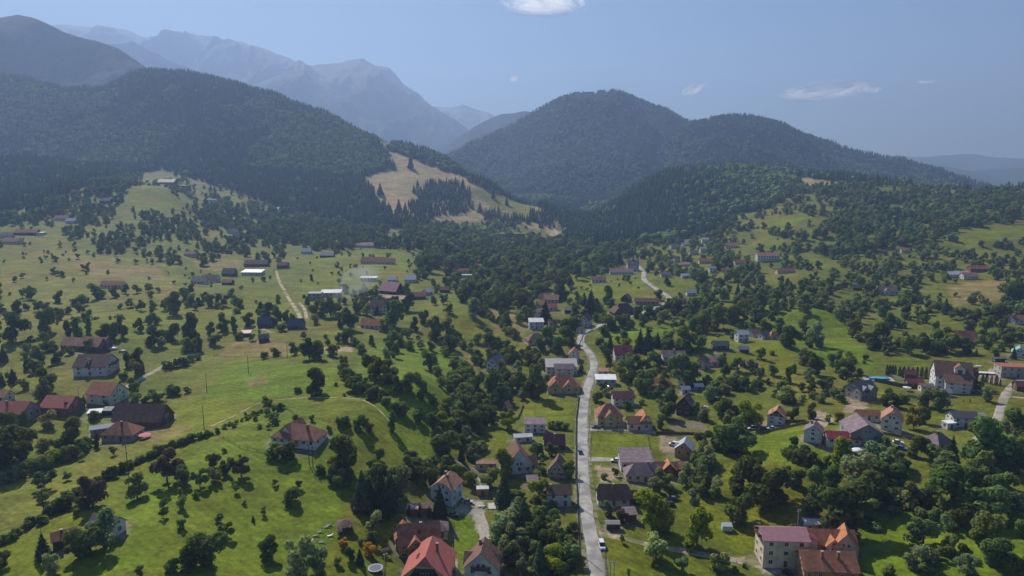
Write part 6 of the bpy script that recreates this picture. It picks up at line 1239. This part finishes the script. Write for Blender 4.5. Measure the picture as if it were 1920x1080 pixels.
def build_clouds():
    m = bpy.data.materials.new('cloud'); m.use_nodes = True; nt = m.node_tree; L = nt.links.new; nt.nodes.remove(nt.nodes['Principled BSDF'])
    tc = N(nt,'ShaderNodeTexCoord'); n = N(nt,'ShaderNodeTexNoise',Scale=2.2,Detail=6.,Roughness=.68); L(tc.outputs['Object'], n.inputs['Vector'])
    ln = N(nt,'ShaderNodeVectorMath',operation='LENGTH'); sc = N(nt,'ShaderNodeVectorMath',operation='MULTIPLY'); sc.inputs[1].default_value = (1,0,1); L(tc.outputs['Object'], sc.inputs[0]); L(sc.outputs[0], ln.inputs[0])
    a = N(nt,'ShaderNodeMath',operation='MULTIPLY_ADD'); L(ln.outputs['Value'], a.inputs[0]); a.inputs[1].default_value = -.5; L(n.outputs['Fac'], a.inputs[2])
    r = N(nt,'ShaderNodeMapRange'); r.inputs[1].default_value = .04; r.inputs[2].default_value = .30; r.inputs[3].default_value = 0; r.inputs[4].default_value = 1.; L(a.outputs[0], r.inputs[0])
    d = N(nt,'ShaderNodeBsdfDiffuse'); t = N(nt,'ShaderNodeBsdfTranslucent'); tr = N(nt,'ShaderNodeBsdfTransparent'); m1 = N(nt,'ShaderNodeMixShader'); m2 = N(nt,'ShaderNodeMixShader')
    d.inputs['Color'].default_value = t.inputs['Color'].default_value = (.95,.95,.95,1); m1.inputs[0].default_value = .6; L(d.outputs[0], m1.inputs[1]); L(t.outputs[0], m1.inputs[2]); L(r.outputs[0], m2.inputs[0]); L(tr.outputs[0], m2.inputs[1]); L(m1.outputs[0], m2.inputs[2]); L(m2.outputs[0], nt.nodes['Material Output'].inputs['Surface'])
    for px, py, Y, wpx, hpx, tilt, lb in [(1022,4,14500,128,34,0,'largest white cloud cut by the top edge of the sky'),(1545,171,15500,125,26,6,'long white cloud above the right hills'),(1299,168,15500,38,14,28,'small slanting white cloud above the rounded hills'),(963,148,15500,14,10,0,'tiny white cloud left of the rounded peak'),(1634,168,15500,26,11,0,'faint small cloud right of the long one'),(1737,153,15500,24,6,0,'faintest thin cloud near the right edge')]:
        u, e = ray_ue(px, py); d = Y*CP-e*Y*SP; rx, rz = wpx*d/F/2*1.4, hpx*d/F/2*1.6
        V, Fc = tube([(0,0,-1),(0,0,-.9),(0,0,-.6),(0,0,0),(0,0,.6),(0,0,.9),(0,0,1)],[.02,.43,.8,1,.8,.43,.02],20)
        o = link(bpy.data.objects.new('cloud', raw_mesh('cloud', V, Fc, m))); o.location = (u*Y, Y, H+e*Y); o.scale = (rx, rx*.7, rz); o.rotation_euler = (0, -R(tilt), 0)
        tag(o, lb, 'cloud', 'small white clouds')
# ------------------------------------------------------------------ free the roads and houses of trees, then name every tree
def clear_trees():
    if not TREES: return
    x = np.array([t['x'] for t in TREES]); y = np.array([t['y'] for t in TREES]); w = np.array([t['w'] for t in TREES]); hand = np.array([t['hand'] for t in TREES])
    bad = np.zeros(len(x), bool)
    for P, r in ROADS: bad |= seg_dist(x, y, P) < r+np.minimum(w, 7)*np.where(hand, .2, .32)
    for h in HOUSES:
        d = np.hypot(x-h['x'], y-h['y'])
        bad |= d < np.where(hand, h['r']*.55, h['r']*.9+w*.25)
        # a random tree must not stand right in front of a house
        bad |= ~hand & (np.abs(x-h['x']-(y-h['y'])*h['x']/h['y']) < h['r']*.8+w*.2) & (y < h['y']) & (y > h['y']-h['r']-14)
    px = np.array([t['px'] for t in TREES]); py = np.array([t['py'] for t in TREES]); hp = np.array([t['hp'] for t in TREES]); wp = w*hp/np.array([t['h'] for t in TREES])
    for h in HOUSES:   # keep the view of each house open, as the photograph shows it
        q = ~hand & (y < h['y']) & (np.abs(px-h['px']) < h['wp']*.5+wp*.22) & (py-hp < h['pb']-2) & (py > h['pb']-3)
        bad |= q & (rng.uniform(0, 1, len(x)) < .85)
    TREES[:] = [t for t, b in zip(TREES, bad) if not b]

def label_trees():
    for h in HOUSES: h['short'] = h['short'].replace('ltgrey', 'pale grey').replace('oldtile', 'faded orange').replace('dkbrown', 'dark brown').replace('metal roofed', 'metal-roofed').replace('tile roofed', 'tiled').replace(' roofed ', '-roofed ').replace('-roofed-roofed', '-roofed')
    num = {}
    for h in HOUSES: num[h['short']] = num.get(h['short'], 0)+1
    Hs = [h for h in HOUSES if num[h['short']] == 1 or h['short'].endswith(('cluster', 'row'))]
    hx = np.array([h['px'] for h in Hs]); hy = np.array([h['py'] for h in Hs])
    for t in TREE_THINGS:
        d = np.hypot(hx-t['px'], (hy-t['py']+t['hp']*.4)*1.6); i = int(np.argmin(d)); h = Hs[i]
        dx, dy = t['px']-h['px'], t['py']-t['hp']*.4-h['py']
        rel = ('left of' if dx < 0 else 'right of') if abs(dx) > abs(dy)*1.2 else ('behind' if dy < 0 else 'in front of')
        if d[i] > 85: rel = {'left of': 'well left of', 'right of': 'well right of', 'behind': 'uphill of', 'in front of': 'on the ground below'}[rel]
        elif d[i] < 30: rel = {'left of': 'close left of', 'right of': 'close right of', 'behind': 'just behind', 'in front of': 'just in front of'}[rel]
        size = 'very tall' if t['h'] > 15 else 'tall' if t['h'] > 10.5 else 'medium' if t['h'] > 6 else 'small'
        lum = t['col'][1]/KIND[t['k']][3][1]
        tone = {'bright': 'bright green', 'yellow': 'yellowish', 'brown': 'brownish', 'pale': 'pale grey-green', 'orange': 'orange', 'dark': 'very dark'}.get(t['tone']) or ('dark green' if lum < .92 else 'light green' if lum > 1.12 else 'mid-green')
        shape = {'d': 'round leafy tree', 'k': 'upright leafy tree', 'w': 'loose willow tree', 'f': 'spreading fruit tree', 's': 'spruce tree', 'b': 'bush', 'y': 'columnar thuja'}[t['k']]
        t['lab'] = '%s %s %s %s the %s' % (size, tone, shape, rel, h['short']); t['hid'] = i
    by = {}
    for t in TREE_THINGS: by.setdefault(t['lab'], []).append(t)
    ORD = ['leftmost', 'second from left', 'third from left', 'fourth from left', 'fifth from left', 'sixth from left', 'seventh from left', 'eighth from left', 'ninth from left']
    for lab, ts in by.items():
        ts.sort(key=lambda t: t['px'])
        for i, t in enumerate(ts):
            s = lab
            if len(ts) == 2: s = lab+(', left of two', ', right of two')[i]
            elif len(ts) > 2: s = lab+', '+('rightmost' if i == len(ts)-1 else ORD[min(i, 8)])
            for cut in ('leafy ', 'spreading ', 'loose ', 'medium ', 'very ', 'tall '):
                if len(s.split()) > 15: s = s.replace(cut, '', 1)
            t['o']['label'] = s
            t['o']['group'] = {'deciduous_tree': 'leafy trees between the houses and meadows', 'willow_tree': 'pale willowy trees along the gardens', 'fruit_tree': 'fruit trees in the orchards', 'spruce_tree': 'spruces among the houses', 'bush': 'bushes along hedges and gardens', 'thuja_tree': 'clipped thujas in rows'}[t['name']]
build_light(); build_roads(); build_houses(); wear(HOUSES); build_terrain(); build_mountains(); build_haze()
build_props(); build_yards(); build_clouds()
plant_by_hand(); plant_slope_spruces(); plant_belts(); plant_slopes(); clear_trees(); plant_woods()
build_trees(); label_trees()
S.cycles.max_bounces = 6; S.cycles.diffuse_bounces = 2; S.cycles.glossy_bounces = 2; S.cycles.transmission_bounces = 3; S.cycles.volume_bounces = 0; S.cycles.transparent_max_bounces = 6
S.cycles.use_denoising = True
